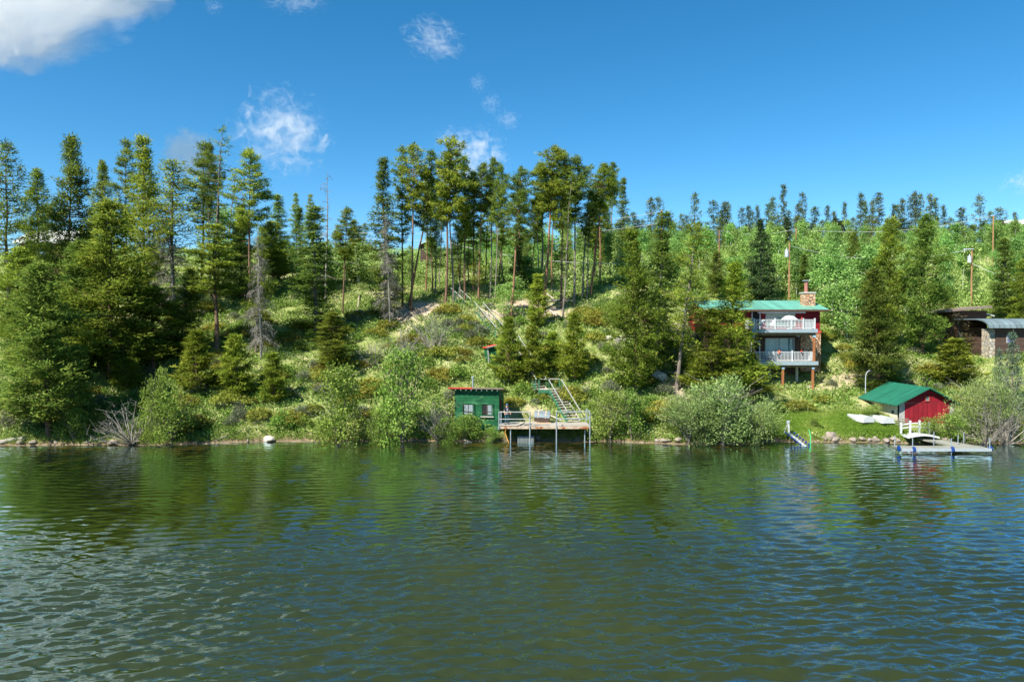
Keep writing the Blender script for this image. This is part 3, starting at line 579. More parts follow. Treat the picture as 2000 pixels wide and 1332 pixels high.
# ridge conifers against the sky
RG = 'conifers along the ridge skyline'
spec = {1270: 'black triangular fir on the ridge skyline', 1531: 'tallest thin conifer on the ridge skyline behind the red house', 1393: 'ridge conifer with a lollipop crown on a bare stem', 1356: 'tall full conifer on the ridge left of the lollipop one',
        1914: 'broad dark conifer on the ridge at far right', 1881: 'cone shaped conifer left of the broad dark ridge one', 1567: 'bare stemmed conifer right of the tallest thin ridge one'}
ridge = [(1270, 386, 30, 2), (1286, 384, 14, 1), (1356, 376, 24, 2), (1331, 417, 12, 1), (1393, 391, 18, 1), (1415, 394, 16, 3), (1423, 396, 20, 2), (1410, 410, 26, 2), (1448, 405, 22, 2), (1460, 401, 16, 0), (1480, 401, 14, 0), (1470, 412, 18, 2),
         (1509, 385, 14, 3), (1502, 398, 16, 3), (1531, 360, 14, 3), (1567, 375, 13, 1), (1558, 398, 24, 2), (1540, 410, 24, 2), (1590, 404, 30, 2), (1618, 400, 14, 0), (1648, 394, 14, 0), (1630, 412, 16, 0), (1679, 376, 18, 0), (1691, 391, 18, 0), (1706, 390, 16, 0),
         (1717, 376, 17, 3), (1744, 398, 16, 0), (1752, 400, 12, 3), (1760, 387, 18, 0), (1778, 383, 22, 2), (1789, 373, 20, 0), (1798, 377, 22, 2), (1816, 378, 18, 0), (1827, 386, 12, 3), (1844, 400, 15, 0), (1857, 425, 26, 2), (1832, 424, 18, 2), (1881, 404, 22, 0),
         (1914, 380, 26, 2), (1935, 412, 16, 1), (1952, 405, 18, 1), (1980, 414, 12, 0), (1640, 434, 30, 2), (1605, 430, 20, 2), (1668, 425, 24, 2), (1700, 420, 26, 2), (1765, 425, 30, 2), (1518, 420, 20, 2), (1236, 414, 18, 0), (1248, 428, 22, 0), (1340, 420, 22, 2), (1310, 425, 24, 0), (700, 440, 24, 0), (712, 436, 26, 2), (655, 450, 26, 2), (560, 470, 30, 2), (940, 435, 16, 0), (1225, 420, 22, 2), (520, 440, 40, 2), (1150, 400, 26, 0)]
for (x, y, w, v) in ridge:
    tree('K', x + _R.uniform(-1, 1), _R.uniform(168, 205), x, y, w * 1.15, spec.get(x, 'small green conifer among many on the ridge skyline'), RG, v)
for k in range(46):
    x = _R.uniform(1215, 2010); Y = _R.uniform(150, 185); q_ = at(x, 500, Y); hh = _R.uniform(4.5, 9)
    grow('K', Vector((q_.x, Y, gz(q_.x, Y))), hh, hh * _R.uniform(.26, .42), 'small green conifer among many on the ridge skyline', RG)
# aspens on the slope behind
na = 0; AG = 'pale green aspens covering the hillside'
while na < 285:
    Y = 97 + 95 * _R.random() ** 1.15; px = _R.uniform(380, 2010) if _R.random() < .3 else _R.uniform(900, 2010)
    X = (px - 1000) / F * Y; t_ = Y - float(shore(X))
    if 15 < X < 33 and Y < 96 or bench_mask(X, Y) > .4: continue
    hh = _R.uniform(4.5, 8) * (.75 if px < 900 else 1)
    grow('A', Vector((X, Y, gz(X, Y))), hh, hh * .34, 'slim pale green aspen among the many on the hillside', AG); na += 1
for (x, yb, yt, w, l) in [(1625, 90, 470, 90, 'tall bright green aspen clump behind the chimney'), (1655, 84, 520, 90, 'bright green aspen at the right wall of the red house'), (1600, 98, 500, 60, 'pale aspen behind the pole and chimney'), (1700, 96, 480, 70, 'pale aspen left of the tall yellow green pine'),
                          (1545, 100, 520, 70, 'pale aspen behind the orange utility pole'), (1440, 100, 500, 70, 'pale aspen left of the dark spruce'), (1340, 92, 560, 60, 'small aspen behind the broad open pine'), (1390, 86, 590, 70, 'young aspen at the left end of the house roof'),
                          (1770, 92, 480, 60, 'aspen between the two tall right pines'), (1030, 98, 500, 80, 'leafy aspen thicket tree mid grove'), (1060, 108, 435, 70, 'tall light aspen against the sky in the grove gap'), (1000, 620, 535, 70, 'round aspen sapling by the stone steps of the bench'), (630, 96, 470, 80, 'bright aspen behind the dense pine with dark lower stem'),
                          (700, 98, 470, 80, 'bright aspen behind the thin stemmed lone pine'), (440, 110, 400, 70, 'light green aspen glimpsed behind the leaning snag'), (470, 110, 425, 50, 'small light aspen behind the full crowned pine')]:
    tree('G', x, yb, x, yt, w, l)
# shore and slope bushes
for r in [('H', 145, 866, 145, 800, 62, 'small bright alder bush between the shore pine and the dead bush'), ('H', 335, 866, 335, 768, 105, 'round alder bush at the waterline right of the dead bush'), ('H', 292, 866, 318, 720, 50, 'tall loose alder behind the dead bush'),
          ('X', 258, 868, 245, 792, 125, 'large grey dead bush leaning over the waterline at left'), ('H', 662, 866, 668, 722, 128, 'big rounded alder bush left of the green shed'), ('H', 785, 866, 785, 688, 122, 'tall full alder bush next to the green shed'),
          ('H', 735, 867, 735, 800, 60, 'low alder between the two big alder bushes'), ('X', 855, 862, 862, 770, 70, 'grey twiggy bush at the left wall of the green shed'), ('H', 910, 858, 912, 812, 85, 'sparse bush growing against the front wall of the shed'), ('H', 870, 864, 870, 815, 60, 'leafy bush under the shed corner'), ('H', 962, 863, 962, 834, 40, 'small bright bush at the left end of the deck'),
          ('H', 1192, 862, 1192, 768, 84, 'alder bush right of the deck'), ('H', 1235, 862, 1232, 762, 76, 'second alder bush right of the deck'), ('V', 1345, 866, 1340, 772, 125, 'silver willow, left and lower part of the willow clump'), ('V', 1412, 868, 1410, 742, 165, 'big silver willow in the middle of the shore clump'),
          ('V', 1478, 867, 1472, 778, 115, 'silver willow at the right end of the clump by the lawn'), ('V', 1380, 860, 1360, 760, 90, 'silver willow behind the big willow'), ('H', 1862, 864, 1862, 808, 80, 'green bush before the boathouse door'), ('H', 1818, 858, 1815, 815, 50, 'low bush beside the white footbridge'),
          ('V', 1905, 864, 1900, 745, 85, 'tall thin leaved willow right of the boathouse'), ('V', 1958, 864, 1958, 735, 85, 'tall half bare willow at the right edge'), ('X', 1925, 868, 1920, 775, 85, 'grey bare twigs in front of the right edge willow'), ('X', 1965, 868, 1970, 745, 80, 'taller bare grey stems at the right edge of the shore'), ('H', 1700, 815, 1702, 790, 50, 'bush at the left wall of the boathouse'),
          ('H', 1590, 835, 1590, 815, 30, 'small bush on the lawn edge by the roller ramp'), ('X', 790, 705, 785, 640, 60, 'grey dead bush on the slope below the lichen column'), ('X', 850, 690, 845, 600, 60, 'grey dead bush under the pole on the slope'),
          ('X', 735, 720, 735, 660, 55, 'low grey dead bush above the tall full alder'), ('H', 1320, 725, 1330, 650, 80, 'shaded alder under the broad open pine'), ('H', 1190, 640, 1190, 590, 40, 'light bush at the left foot of the large dense pine')]:
    tree(*r)
def scatter_bush(kind, n, x0, x1, t0, t1, hh, label, group):
    k = 0
    while k < n:
        X = _R.uniform(x0, x1); Y = float(shore(X)) + t0 + (t1 - t0) * _R.random() ** 1.2
        if blocked(X, Y): continue
        h = hh * _R.uniform(.7, 1.4); grow(kind, Vector((X, Y, gz(X, Y))), h, h * {'J': 3.3, 'E': 1.7, 'U': 1.6}[kind], label, group); k += 1
def blocked(X, Y):
    return float(lawn_mask(X, Y)) > .15 or float(bench_mask(X, Y)) > .55 or (18 < X < 33 and 72 < Y < 90) or (-6.4 < X < 7.4 and Y < 67.5) or (33.5 < X < 41.5 and 62 < Y < 73.5) or (50 < X < 66 and 74 < Y < 92) or (-4.2 < X < -.3 and 70 < Y < 79)
scatter_bush('J', 125, -46, 46, 2, 26, .75, 'low spreading yellow green juniper on the slope', 'junipers spread over the slope')
scatter_bush('E', 130, -46, 46, 2, 26, .7, 'small grey green sagebrush on the slope', 'sagebrush dotted over the slope')
scatter_bush('U', 90, -48, 50, 1, 27, .95, 'small leafy green bush on the slope', 'leafy bushes dotted over the slope')
# undergrowth nobody could count
def cover(name, leafm, n, x0, x1, t0, t1, K, L, Wd, spread, hgt, leaf, up, label, cat, seed, pmask, power=1.0):
    rg = np.random.default_rng(seed); X = rg.uniform(x0, x1, n); Y = shore(X) + t0 + (t1 - t0) * rg.random(n) ** power
    ok = pmask(X, Y, rg.random(n)); X, Y = X[ok], Y[ok]; Z = ground(X, Y) + hgt * rg.uniform(.1, 1, len(X))
    d = np.tile([0, 0, up], (len(X), 1)); V, Fs, tt = blades(np.column_stack([X, Y, Z]), d, K, L, Wd, spread, rg, 1, leaf)
    pat = fbm(X * .22 + 9, Y * .3, seed, 3); tt = np.clip(tt + np.repeat((pat - .5) * 1.9, K * (4 if leaf else 3)), 0, 1)
    tag(link(name, np_mesh(name, V, [Fs], [leafm], tint=tt)), label, cat, kind='stuff')
def bk(X, Y): return (lawn_mask(X, Y) > .15) | (bench_mask(X, Y) > .5) | ((X > 18) & (X < 31) & (Y > 75.5) & (Y < 90)) | ((X > -6.4) & (X < 7.2) & (Y < 66)) | ((X > 33.5) & (X < 41) & (Y > 62.5) & (Y < 72.5)) | ((X > 52) & (X < 62) & (Y > 79) & (Y < 91))
cover('undergrowth', M['cover'], 82000, -72, 86, .3, 44, 7, .22, .15, .45, .4, True, .6, 'mixed leafy herbs and low growth covering the whole slope', 'undergrowth', 41, lambda X, Y, r: ~bk(X, Y) & (fbm(X * .3, Y * .4, 3) > .385 + .18 * (r - .5)))
cover('grass', M['grass'], 40000, -66, 76, .2, 30, 9, .38, .035, .3, .05, False, 1.6, 'tufts of long grass along the bank and slope', 'grass', 42, lambda X, Y, r: (lawn_mask(X, Y) < .6) & (bench_mask(X, Y) < .75) & ((fbm(X * .4, Y * .4, 8) > .42) | (Y - shore(X) < 2)) & ~((X > 33.5) & (X < 41) & (Y > 62.5) & (Y < 72.5)), 1.6)
cover('lawn_grass', M['grass'], 26000, 21.5, 36, .3, 7.5, 8, .12, .03, .25, .02, False, 1.6, 'mown bright green grass of the lakeside lawn', 'lawn', 43, lambda X, Y, r: lawn_mask(X, Y) > .1)
cover('thicket', M['aspen'], 50000, -110, 165, 36, 140, 12, .3, .2, 1.0, 2.2, True, .5, 'light green sapling thicket covering the hillside behind', 'thicket', 44, lambda X, Y, r: (np.abs(X) < Y * .98) & ((X > -30 * Y / 100) | (r < .35)) & (fbm(X * .12, Y * .12, 21) > .4), 1.25)
# ------------------------------------------------------------------ built things
M['red'] = surf('red_lap_siding', (.23, .012, .022), .65, .18, 2, .1, lines=(2, .22, .45), spec=.2)
M['red_door'] = surf('red_plank_door', (.25, .016, .026), .6, .25, 2.5, .1, lines=(0, .42, .5), spec=.2)
M['red_trim'] = surf('red_trim', (.5, .05, .03), .6, .15)
M['roof_green'] = surf('green_metal_roof', (.12, .34, .255), .45, .15, 1.2, lines=(0, .42, .5), spec=.4)
M['roof_boat'] = surf('green_ribbed_roof', (.018, .145, .09), .45, .18, 1.2, lines=(1, .3, .5), spec=.4)
M['white'] = surf('white_paint', (.52, .54, .54), .5, .06)
M['white_rough'] = surf('weathered_white_paint', (.36, .36, .33), .7, .2, 4, worn=(.3, .27, .23))
M['grey_board'] = surf('grey_blue_board', (.27, .34, .37), .6, .12)
M['brown_beam'] = surf('stained_beam', (.24, .15, .07), .8, .4, 2.2, stretch=(1, 1, .3))
M['post_wood'] = surf('redwood_post', (.32, .12, .045), .7, .25, 5, stretch=(1, 1, .2))
M['blue'] = surf('blue_plastic', (.008, .05, .24), .4, .1)
M['light_blue'] = surf('pale_blue_metal', (.3, .5, .68), .45, .1)
M['glass'] = surf('window_glass', (.16, .26, .25), .08, .25, 3, lines=(0, .16, .7), spec=.8)
M['glass_blue'] = surf('reflecting_window_glass', (.18, .33, .38), .06, .25, 1.2, lines=(0, .3, .8), spec=.9)
M['dark'] = surf('dark_interior', (.012, .012, .012), .9, .2)
M['dark_wall'] = surf('dark_brown_wall', (.075, .045, .032), .8, .3, 3, lines=(2, .2, .6))
M['cream'] = surf('cream_block_wall', (.66, .60, .45), .85, .12, 3, .1)
M['steel'] = surf('galvanised_steel', (.30, .35, .37), .4, .2, 6, metal=.3, worn=(.3, .14, .06), wornamt=.66)
M['dock'] = surf('dock_deck', (.25, .25, .205), .8, .12, 4, lines=(0, .25, .8))
M['dock_edge'] = surf('aluminium_frame', (.36, .41, .43), .45, .1)
M['shed_green'] = surf('weathered_green_paint', (.010, .088, .034), .75, .45, 1.6, .15, (.5, 1, 1.6), lines=(2, .17, .45), worn=(.06, .19, .085), wornamt=.56, spec=.2)
M['stair_green'] = surf('green_stair_paint', (.03, .14, .07), .7, .3, 3, worn=(.22, .2, .16))
M['tread'] = surf('weathered_tread', (.45, .40, .34), .85, .25, 5)
M['rust'] = surf('rusty_steel', (.46, .36, .25), .8, .4, 2.2, .1, worn=(.30, .10, .03), wornamt=.55)
M['plank'] = surf('weathered_deck_planks', (.36, .33, .28), .85, .22, 3, .15, (.3, 3, 1), lines=(1, .19, .5))
M['pole'] = surf('utility_pole_wood', (.33, .18, .085), .85, .35, 2, stretch=(3, 3, .3))
M['tank'] = surf('grey_metal', (.42, .46, .5), .5, .1)
M['roof_moss'] = surf('mossy_roof', (.17, .16, .05), .95, .5, 3, .4, worn=(.12, .2, .03), wornamt=.5)
M['roof_dark'] = surf('dark_metal_roof', (.15, .2, .215), .5, .1, 2, lines=(0, .62, .45))
M['roof_brown'] = surf('brown_roof', (.20, .155, .12), .9, .2)
M['roof_grey'] = surf('pale_grey_roof', (.52, .52, .48), .8, .15)
M['brown_wall'] = surf('brown_siding', (.085, .04, .022), .8, .25, 3, lines=(2, .24, .5))
M['wire'] = surf('power_cable', (.6, .61, .6), .5, .05)
M['tan_strap'] = surf('tan_strap', (.48, .33, .2), .8, .1)
M['trunk_grey'] = surf('grey_tarp', (.16, .2, .215), .6, .25, 3)
M['rubber'] = surf('grey_rubber', (.17, .19, .18), .7, .3, 4)
def stone_mat(name, cols, scale, mortar):
    m, t, out = _new(name); b = N(t, "ShaderNodeBsdfPrincipled"); b.inputs['Roughness'].default_value = .9
    tc = N(t, "ShaderNodeTexCoord"); v = N(t, "ShaderNodeTexVoronoi"); v.inputs['Scale'].default_value = scale; t.links.new(tc.outputs['Object'], v.inputs['Vector'])
    v2 = N(t, "ShaderNodeTexVoronoi", feature='DISTANCE_TO_EDGE'); v2.inputs['Scale'].default_value = scale; t.links.new(tc.outputs['Object'], v2.inputs['Vector'])
    sx = N(t, "ShaderNodeSeparateXYZ"); t.links.new(v.outputs['Color'], sx.inputs[0])
    c = ramp(t, sx.outputs[0], [(i / (len(cols) - 1), k) for i, k in enumerate(cols)])
    e = ramp(t, v2.outputs['Distance'], [(.02, (0, 0, 0)), (.06, (1, 1, 1))]); mx = N(t, "ShaderNodeMix", data_type='RGBA')
    t.links.new(e, mx.inputs[0]); mx.inputs[6].default_value = (*mortar, 1); t.links.new(c, mx.inputs[7]); t.links.new(mx.outputs[2], b.inputs['Base Color'])
    bp = N(t, "ShaderNodeBump"); bp.inputs['Distance'].default_value = .06; t.links.new(e, bp.inputs['Height']); t.links.new(bp.outputs[0], b.inputs['Normal']); t.links.new(b.outputs[0], out.inputs[0]); return m
M['stone'] = stone_mat('sandstone_masonry', [(.44, .20, .10), (.55, .31, .17), (.60, .42, .27), (.42, .25, .15)], 2.6, (.12, .07, .05))
M['pale_stone'] = stone_mat('pale_stone_masonry', [(.4, .33, .24), (.5, .45, .35), (.33, .31, .27)], 2.2, (.16, .13, .1))
M['rock'] = surf('shore_rock', (.29, .24, .195), .9, .4, 2.5, .6, worn=(.19, .165, .13), wornamt=.56)
M['rock_pale'] = surf('pale_boulder', (.46, .42, .36), .9, .25, 2, .6)
class MB(Soup):
    def box(s, a, b, mi=0):
        x0, y0, z0 = a; x1, y1, z1 = b
        V = [(x, y, z) for z in (z0, z1) for y in (y0, y1) for x in (x0, x1)]
        s.add(V, [[0, 2, 3, 1], [4, 5, 7, 6], [0, 1, 5, 4], [2, 6, 7, 3], [0, 4, 6, 2], [1, 3, 7, 5]], .5, mi); return s
    def tube(s, pts, r, sides=6, mi=0):
        V, Fs = tube_np(pts, r, sides); n = len(pts)
        s.add(V, Fs, .5, mi); k = s.n - len(V)
        s.Fc += [np.array([[k + i for i in range(sides)][::-1]]), np.array([[k + (n - 1) * sides + i for i in range(sides)]])]; s.MI += [np.array([mi]), np.array([mi])]; return s
    def bar(s, p, q, w, h, mi=0):
        p = np.asarray(p, float); q = np.asarray(q, float); d = nrm(q - p); up = np.array([0, 0, 1.]) if abs(d[2]) < .95 else np.array([0, 1., 0]); r = nrm(np.cross(d, up)); u = np.cross(r, d)
        V = [e + r * w * .5 * i + u * h * .5 * j for e in (p, q) for j in (-1, 1) for i in (-1, 1)]
        s.add(V, [[0, 1, 3, 2], [4, 6, 7, 5], [0, 4, 5, 1], [2, 3, 7, 6], [0, 2, 6, 4], [1, 5, 7, 3]], .5, mi); return s
    def prism(s, poly, ax, a, b, mi=0):
        """polygon in the plane across axis ax, extruded from a to b"""
        def P(p, v): q = list(p); q.insert(ax, v); return q
        n = len(poly); V = [P(p, a) for p in poly] + [P(p, b) for p in poly]; k = s.n
        s.add(V, [[i, (i + 1) % n, n + (i + 1) % n, n + i] for i in range(n)], .5, mi)
        s.Fc += [np.array([[k + i for i in range(n)][::-1]]), np.array([[k + n + i for i in range(n)]])]; s.MI += [np.array([mi]), np.array([mi])]; return s
    def build(s, name, mats, parent=None, smooth=False):
        me = s.mesh(name, mats if isinstance(mats, (list, tuple)) else [mats], smooth)
        bm = bmesh.new(); bm.from_mesh(me); bmesh.ops.recalc_face_normals(bm, faces=bm.faces); bm.to_mesh(me); bm.free()
        return link(name, me, parent)
# -- red lake house
HX, HY, HZ = 27.4, 78.0, 6.46                     # origin: middle of the front wall, lower floor level
h = thing('lake_house', (HX, HY, HZ), 'two storey red house with green metal roof, stone chimney and stacked white balconies', 'house')
L0, R0, UZ, EZ, DP = -6.2, 6.1, 3.38, 5.55, 8.0
MB().box((L0, 0, UZ - .2), (R0, DP, EZ)).build('upper_wall', M['red'], h)
for x_ in (R0 - .02, L0): MB().prism([(0, EZ), (DP, EZ), (DP / 2, EZ + .9)], 0, x_, x_ + .02).build('gable', M['red'], h)
MB().box((L0 + .05, .06, -1.8), (4.0, DP, UZ - .2)).build('lower_wall', M['dark_wall'], h)
MB().box((4.0, -.06, -1.2), (R0 + .08, 3, UZ - .42)).build('stone_wall', M['stone'], h)
MB().box((4.4, -.1, UZ - .42), (R0 + .12, .3, UZ - .2)).build('trim_band', M['red_trim'], h)
rf = MB(); ov = .75; rs = .93 / (DP / 2)
rf.prism([(-ov, EZ - ov * rs + .02), (DP / 2, EZ + .95), (DP + ov, EZ - ov * rs + .02), (DP + ov, EZ - ov * rs + .14), (DP / 2, EZ + 1.09), (-ov, EZ - ov * rs + .14)], 0, L0 - .6, R0 + .65)
rfo = rf.build('roof', M['roof_green'], h)
MB().box((L0 - .6, -ov - .06, EZ - ov * rs - .1), (R0 + .65, -ov, EZ - ov * rs + .1)).build('eave_board', M['brown_wall'], h)
MB().tube([(-.9, -ov + .12, EZ - ov * rs - .17), (4.25, -ov + .12, EZ - ov * rs - .17)], .11, 8).build('awning_case', M['white'], h)
ch = MB().box((4.75, 1.0, EZ - .1), (6.0, 2.1, EZ + 1.78)).build('chimney', M['stone'], h)
MB().box((4.68, .93, EZ + 1.78), (6.07, 2.17, EZ + 1.9)).build('chimney_cap', M['roof_grey'], ch)
MB().tube([(5.2, 1.55, EZ + 1.9), (5.2, 1.55, EZ + 3.15)], .2, 8).build('flue_pipe', surf('copper_brown_pipe', (.36, .15, .11), .5, .2), ch)
MB().box((4.9, 1.25, EZ + 3.15), (5.5, 1.85, EZ + 3.24)).build('flue_cap', M['grey_board'], ch)
def window(par, x0, x1, z0, z1, y, fm, gm, muls=(), fw=.07, name='window'):
    w = MB().box((x0, y - .03, z0), (x1, y + .05, z1)).build(name, gm, par)
    f = MB(); f.box((x0 - fw, y - .08, z1), (x1 + fw, y + .02, z1 + fw)); f.box((x0 - fw, y - .1, z0 - fw), (x1 + fw, y + .02, z0)); f.box((x0 - fw, y - .08, z0), (x0, y + .02, z1)); f.box((x1, y - .08, z0), (x1 + fw, y + .02, z1))
    for m_ in muls: f.box((m_ - .035, y - .07, z0), (m_ + .035, y - .031, z1))
    f.build('frame', fm, w); return w
window(h, .25, 3.3, 3.75, 5.15, 0, M['white'], M['glass'], (1.05, 2.55))
window(h, .2, 3.3, .55, 2.35, .06, M['grey_board'], M['glass_blue'], (1.7,))
for z0, y in ((UZ, 0), (0, .06)):
    d = MB().box((-1.25, y - .03, z0), (-.5, y + .04, z0 + 2.0)).build('door', M['dark'], h)
    f = MB(); f.box((-.5, y - .07, z0), (-.38, y + .03, z0 + 2.0)); f.box((-1.37, y - .07, z0), (-1.25, y + .03, z0 + 2.0)); f.box((-1.37, y - .07, z0 + 2.0), (-.38, y + .03, z0 + 2.1)); f.build('door_frame', M['white'], d)
MB().tube([(-.05, -.15, 5.12), (-.05, -.02, 5.12)], .1, 8).build('wall_lamp', M['white'], h)
def rail(par, x0, x1, y0, y1, z, posts, hgt=1.02):
    r = MB(); r.box((x0, y0 - .03, z + hgt - .06), (x1, y0 + .04, z + hgt)); r.box((x0, y0 - .02, z + .08), (x1, y0 + .03, z + .14))
    n = int((x1 - x0) / .145)
    for i in range(n + 1): x = x0 + (x1 - x0) * i / n; r.box((x - .024, y0 - .015, z + .14), (x + .024, y0 + .025, z + hgt - .06))
    for x in posts: r.box((x - .065, y0 - .065, z), (x + .065, y0 + .065, z + hgt + .13))
    for x in (x0, x1):
        r.box((x - .03, y0 + .05, z + hgt - .06), (x + .03, y1, z + hgt)); m_ = int((y1 - y0) / .16)
        for i in range(1, m_): y = y0 + (y1 - y0) * i / m_; r.box((x - .02, y - .02, z + .02), (x + .02, y + .02, z + hgt - .06))
    return r.build('railing', M['white'], par)
DX0, DX1, DY = -2.2, 4.45, -3.0
ub = MB().box((DX0, DY, UZ - .06), (DX1, 0, UZ - .0)).build('upper_balcony', M['plank'], h)
MB().box((DX0 - .12, DY - .08, UZ - .36), (DX1 + .12, DY, UZ + .02)).build('fascia', M['grey_board'], ub)
b_ = MB()
for x in np.arange(DX0 + .2, DX1, .5): b_.box((x - .03, DY + .02, UZ - .32), (x + .03, 0, UZ - .07))
b_.box((DX0, DY + .15, UZ - .66), (DX1, DY + .33, UZ - .33)); b_.build('beam', M['brown_beam'], ub)
rail(ub, DX0 + .1, DX1 - .1, DY + .08, -.1, UZ, [DX0 + .15, .15, 1.85, 3.1, DX1 - .15])
MB().box((3.2, DY + .16, UZ + .12), (4.28, DY + .18, UZ + .95)).build('screen_panel', M['white'], ub)
lb = MB().box((DX0, DY, -.06), (DX1, .05, 0)).build('lower_balcony', M['plank'], h)
MB().box((DX0 - .1, DY - .08, -.38), (DX1 + .2, DY, .02)).build('fascia', M['grey_board'], lb)
b_ = MB()
for x in np.arange(DX0 + .2, DX1, .5): b_.box((x - .03, DY + .02, -.34), (x + .03, 0, -.07))
b_.box((DX0, DY + .15, -.62), (DX1, DY + .33, -.35)); b_.build('beam', M['brown_beam'], lb)
rail(lb, DX0 + .2, DX1 - .1, DY + .3, -.1, 0, [.05, 2.05])
for x in (DX0 + .1, DX1 - .15):
    p = MB().box((x - .1, DY + .12, 0), (x + .1, DY + .32, UZ - .82)).build('post', M['post_wood'], ub); MB().box((x - .15, DY + .08, UZ - .82), (x + .15, DY + .36, UZ - .66)).build('post_bracket', M['light_blue'], p)
p = MB().box((3.15, -1.3, 0), (3.33, -1.1, UZ - .82)).build('post', M['dark_wall'], ub); MB().box((3.1, -1.36, UZ - .82), (3.4, -1.04, UZ - .5)).build('post_bracket', M['light_blue'], p)
for x in (DX0 + .1, 1.05, DX1 - .25):
    zb = gz(HX + x, HY + DY) - HZ - .2
    p = MB().box((x - .1, DY + .14, zb), (x + .1, DY + .34, -.78)).build('post', M['post_wood'], lb); MB().box((x - .14, DY + .1, -.78), (x + .14, DY + .38, -.62)).build('post_bracket', M['light_blue'], p)
for x in (.3, 3.25): MB().tube([(x, -.9, gz(HX + x, HY - .9) - HZ - .3), (x, -.9, -.4)], .15, 8).build('concrete_column', M['roof_grey'], lb)
zr = gz(HX + 1, HY + DY) - HZ + .15
MB().box((DX0, DY + .2, zr), (DX1 - .3, DY + .28, zr + .1)).build('bottom_rail', M['tread'], lb)
# things on the balconies
u = thing('patio_umbrella', (HX + 2.0, HY - 2.0, HZ + UZ), 'white patio umbrella open low over the upper balcony railing', 'umbrella')
c_ = MB(); ring = [(.95 * math.cos(a), .95 * math.sin(a), 1.0) for a in np.arange(8) * PI / 4]; r2 = [(.45 * math.cos(a), .45 * math.sin(a), 1.38) for a in np.arange(8) * PI / 4]
c_.add(ring + r2 + [(0, 0, 1.45)], [[i, (i + 1) % 8, 8 + (i + 1) % 8, 8 + i] for i in range(8)]); c_.Fc.append(np.array([[8 + i, 8 + (i + 1) % 8, 16] for i in range(8)])); c_.MI.append(np.zeros(8)); co = c_.build('canopy', M['white'], u)
MB().tube([(0, 0, 0), (0, 0, 1.5)], .025, 6).build('pole', M['white'], u); MB().tube([(0, 0, 0), (0, 0, .1)], .25, 10).build('base', M['tank'], u)
def lounge(x, y, z, label):
    t_ = thing('lounge_chair', (x, y, z), label, 'chair', None, .25)
    MB().bar((-.5, 0, .38), (.45, 0, .38), .6, .08).build('seat', M['white'], t_); MB().bar((.42, 0, .38), (.85, 0, .98), .6, .08).build('backrest', M['white'], t_)
    for sx in (-.4, .35):
        for sy in (-.24, .24): MB().box((sx - .03, sy - .03, 0), (sx + .03, sy + .03, .34)).build('leg', M['white'], t_)
lounge(HX - 1.5, HY - 2.1, HZ + UZ, 'white lounge chair at the left end of the upper balcony'); lounge(HX - .35, HY - 2.2, HZ + UZ, 'white lounge chair in the middle of the upper balcony')
def ball(S, c, r, seg=8, sq=1, mi=0):
    V = []; n = seg
    for i in range(n // 2 + 1):
        th = PI * i / (n // 2)
        for j in range(n): V.append((c[0] + r * math.sin(th) * math.cos(2 * PI * j / n), c[1] + r * math.sin(th) * math.sin(2 * PI * j / n), c[2] + r * sq * math.cos(th)))
    S.add(V, [[i * n + j, i * n + (j + 1) % n, (i + 1) * n + (j + 1) % n, (i + 1) * n + j] for i in range(n // 2) for j in range(n)], .5, mi); return S
s_ = MB()
for k in range(5):
    a = PI / 2 + k * 2 * PI / 5; s_.add([(0, -.05, 0), (.09 * math.cos(a - .63), 0, .09 * math.sin(a - .63)), (.27 * math.cos(a), .0, .27 * math.sin(a)), (.09 * math.cos(a + .63), 0, .09 * math.sin(a + .63)), (0, .04, 0)], [[0, 1, 2, 3], [4, 3, 2, 1]])
o = s_.build('star_ornament', surf('orange_paint', (.85, .22, .1), .6, .1)); o.location = (HX + .9 - .25, HY + DY + .18, HZ + .98); tag(o, 'orange starfish ornament on the lower balcony railing', 'ornament')
for x, z, lab in ((2.95, UZ + 1.1, 'red ball shaped feeder over the upper balcony railing'), (2.95, 1.06, 'red flower pot at the right of the lower balcony railing')):
    s_ = MB(); ball(s_, (0, 0, 0), .1); s_.tube([(0, 0, .08), (0, 0, .3 if z > 2 else .12)], .012, 5)
    o = s_.build('bird_feeder' if z > 2 else 'flower_pot', M['red_trim']); o.location = (HX + x, HY + DY + .1, HZ + z); tag(o, lab, 'feeder' if z > 2 else 'pot')
# -- boathouse
BX, BY, BZ = 37.7, 65.0, 1.15
b = thing('boathouse', (BX, BY, BZ), 'small boathouse with green metal roof, red gable doors and cream walls', 'boathouse')
w2, bd, be, br = 2.5, 6.4, 2.05, 3.35
MB().box((-w2, .04, -.6), (w2, bd, be)).build('wall', M['cream'], b)
MB().box((-w2, 0, -.4), (-w2 + .48, .3, be)).build('corner_pillar', M['white_rough'], b); MB().box((w2 - .45, 0, -.4), (w2, .3, be)).build('corner_pillar', M['white_rough'], b)
MB().prism([(-w2, be), (w2, be), (0, br - .08)], 1, -.02, .12).build('gable', M['red'], b)
for x0, x1 in ((-w2 + .49, .01), (.03, w2 - .46)): MB().box((x0, -.03, -.2), (x1, .05, be - .03)).build('door', M['red_door'], b)
window(b, -.16, .16, 2.2, 2.6, -.02, M['red_trim'], M['glass'], (), .04, 'vent_window')
rs2 = (br - be) / w2; rb = MB(); rb.prism([(-w2 - .55, be - .55 * rs2), (0, br), (w2 + .55, be - .55 * rs2), (w2 + .55, be - .55 * rs2 + .1), (0, br + .12), (-w2 - .55, be - .55 * rs2 + .1)], 1, -.5, bd + .3)
ro = rb.build('roof', M['roof_boat'], b)
e_ = MB()
for y in np.arange(.1, bd, .62): e_.bar((-w2 - .48, y, be - .5 * rs2 - .06), (-w2 + .02, y, be - .04), .08, .1)
e_.build('rafter_tail', M['red_trim'], b)
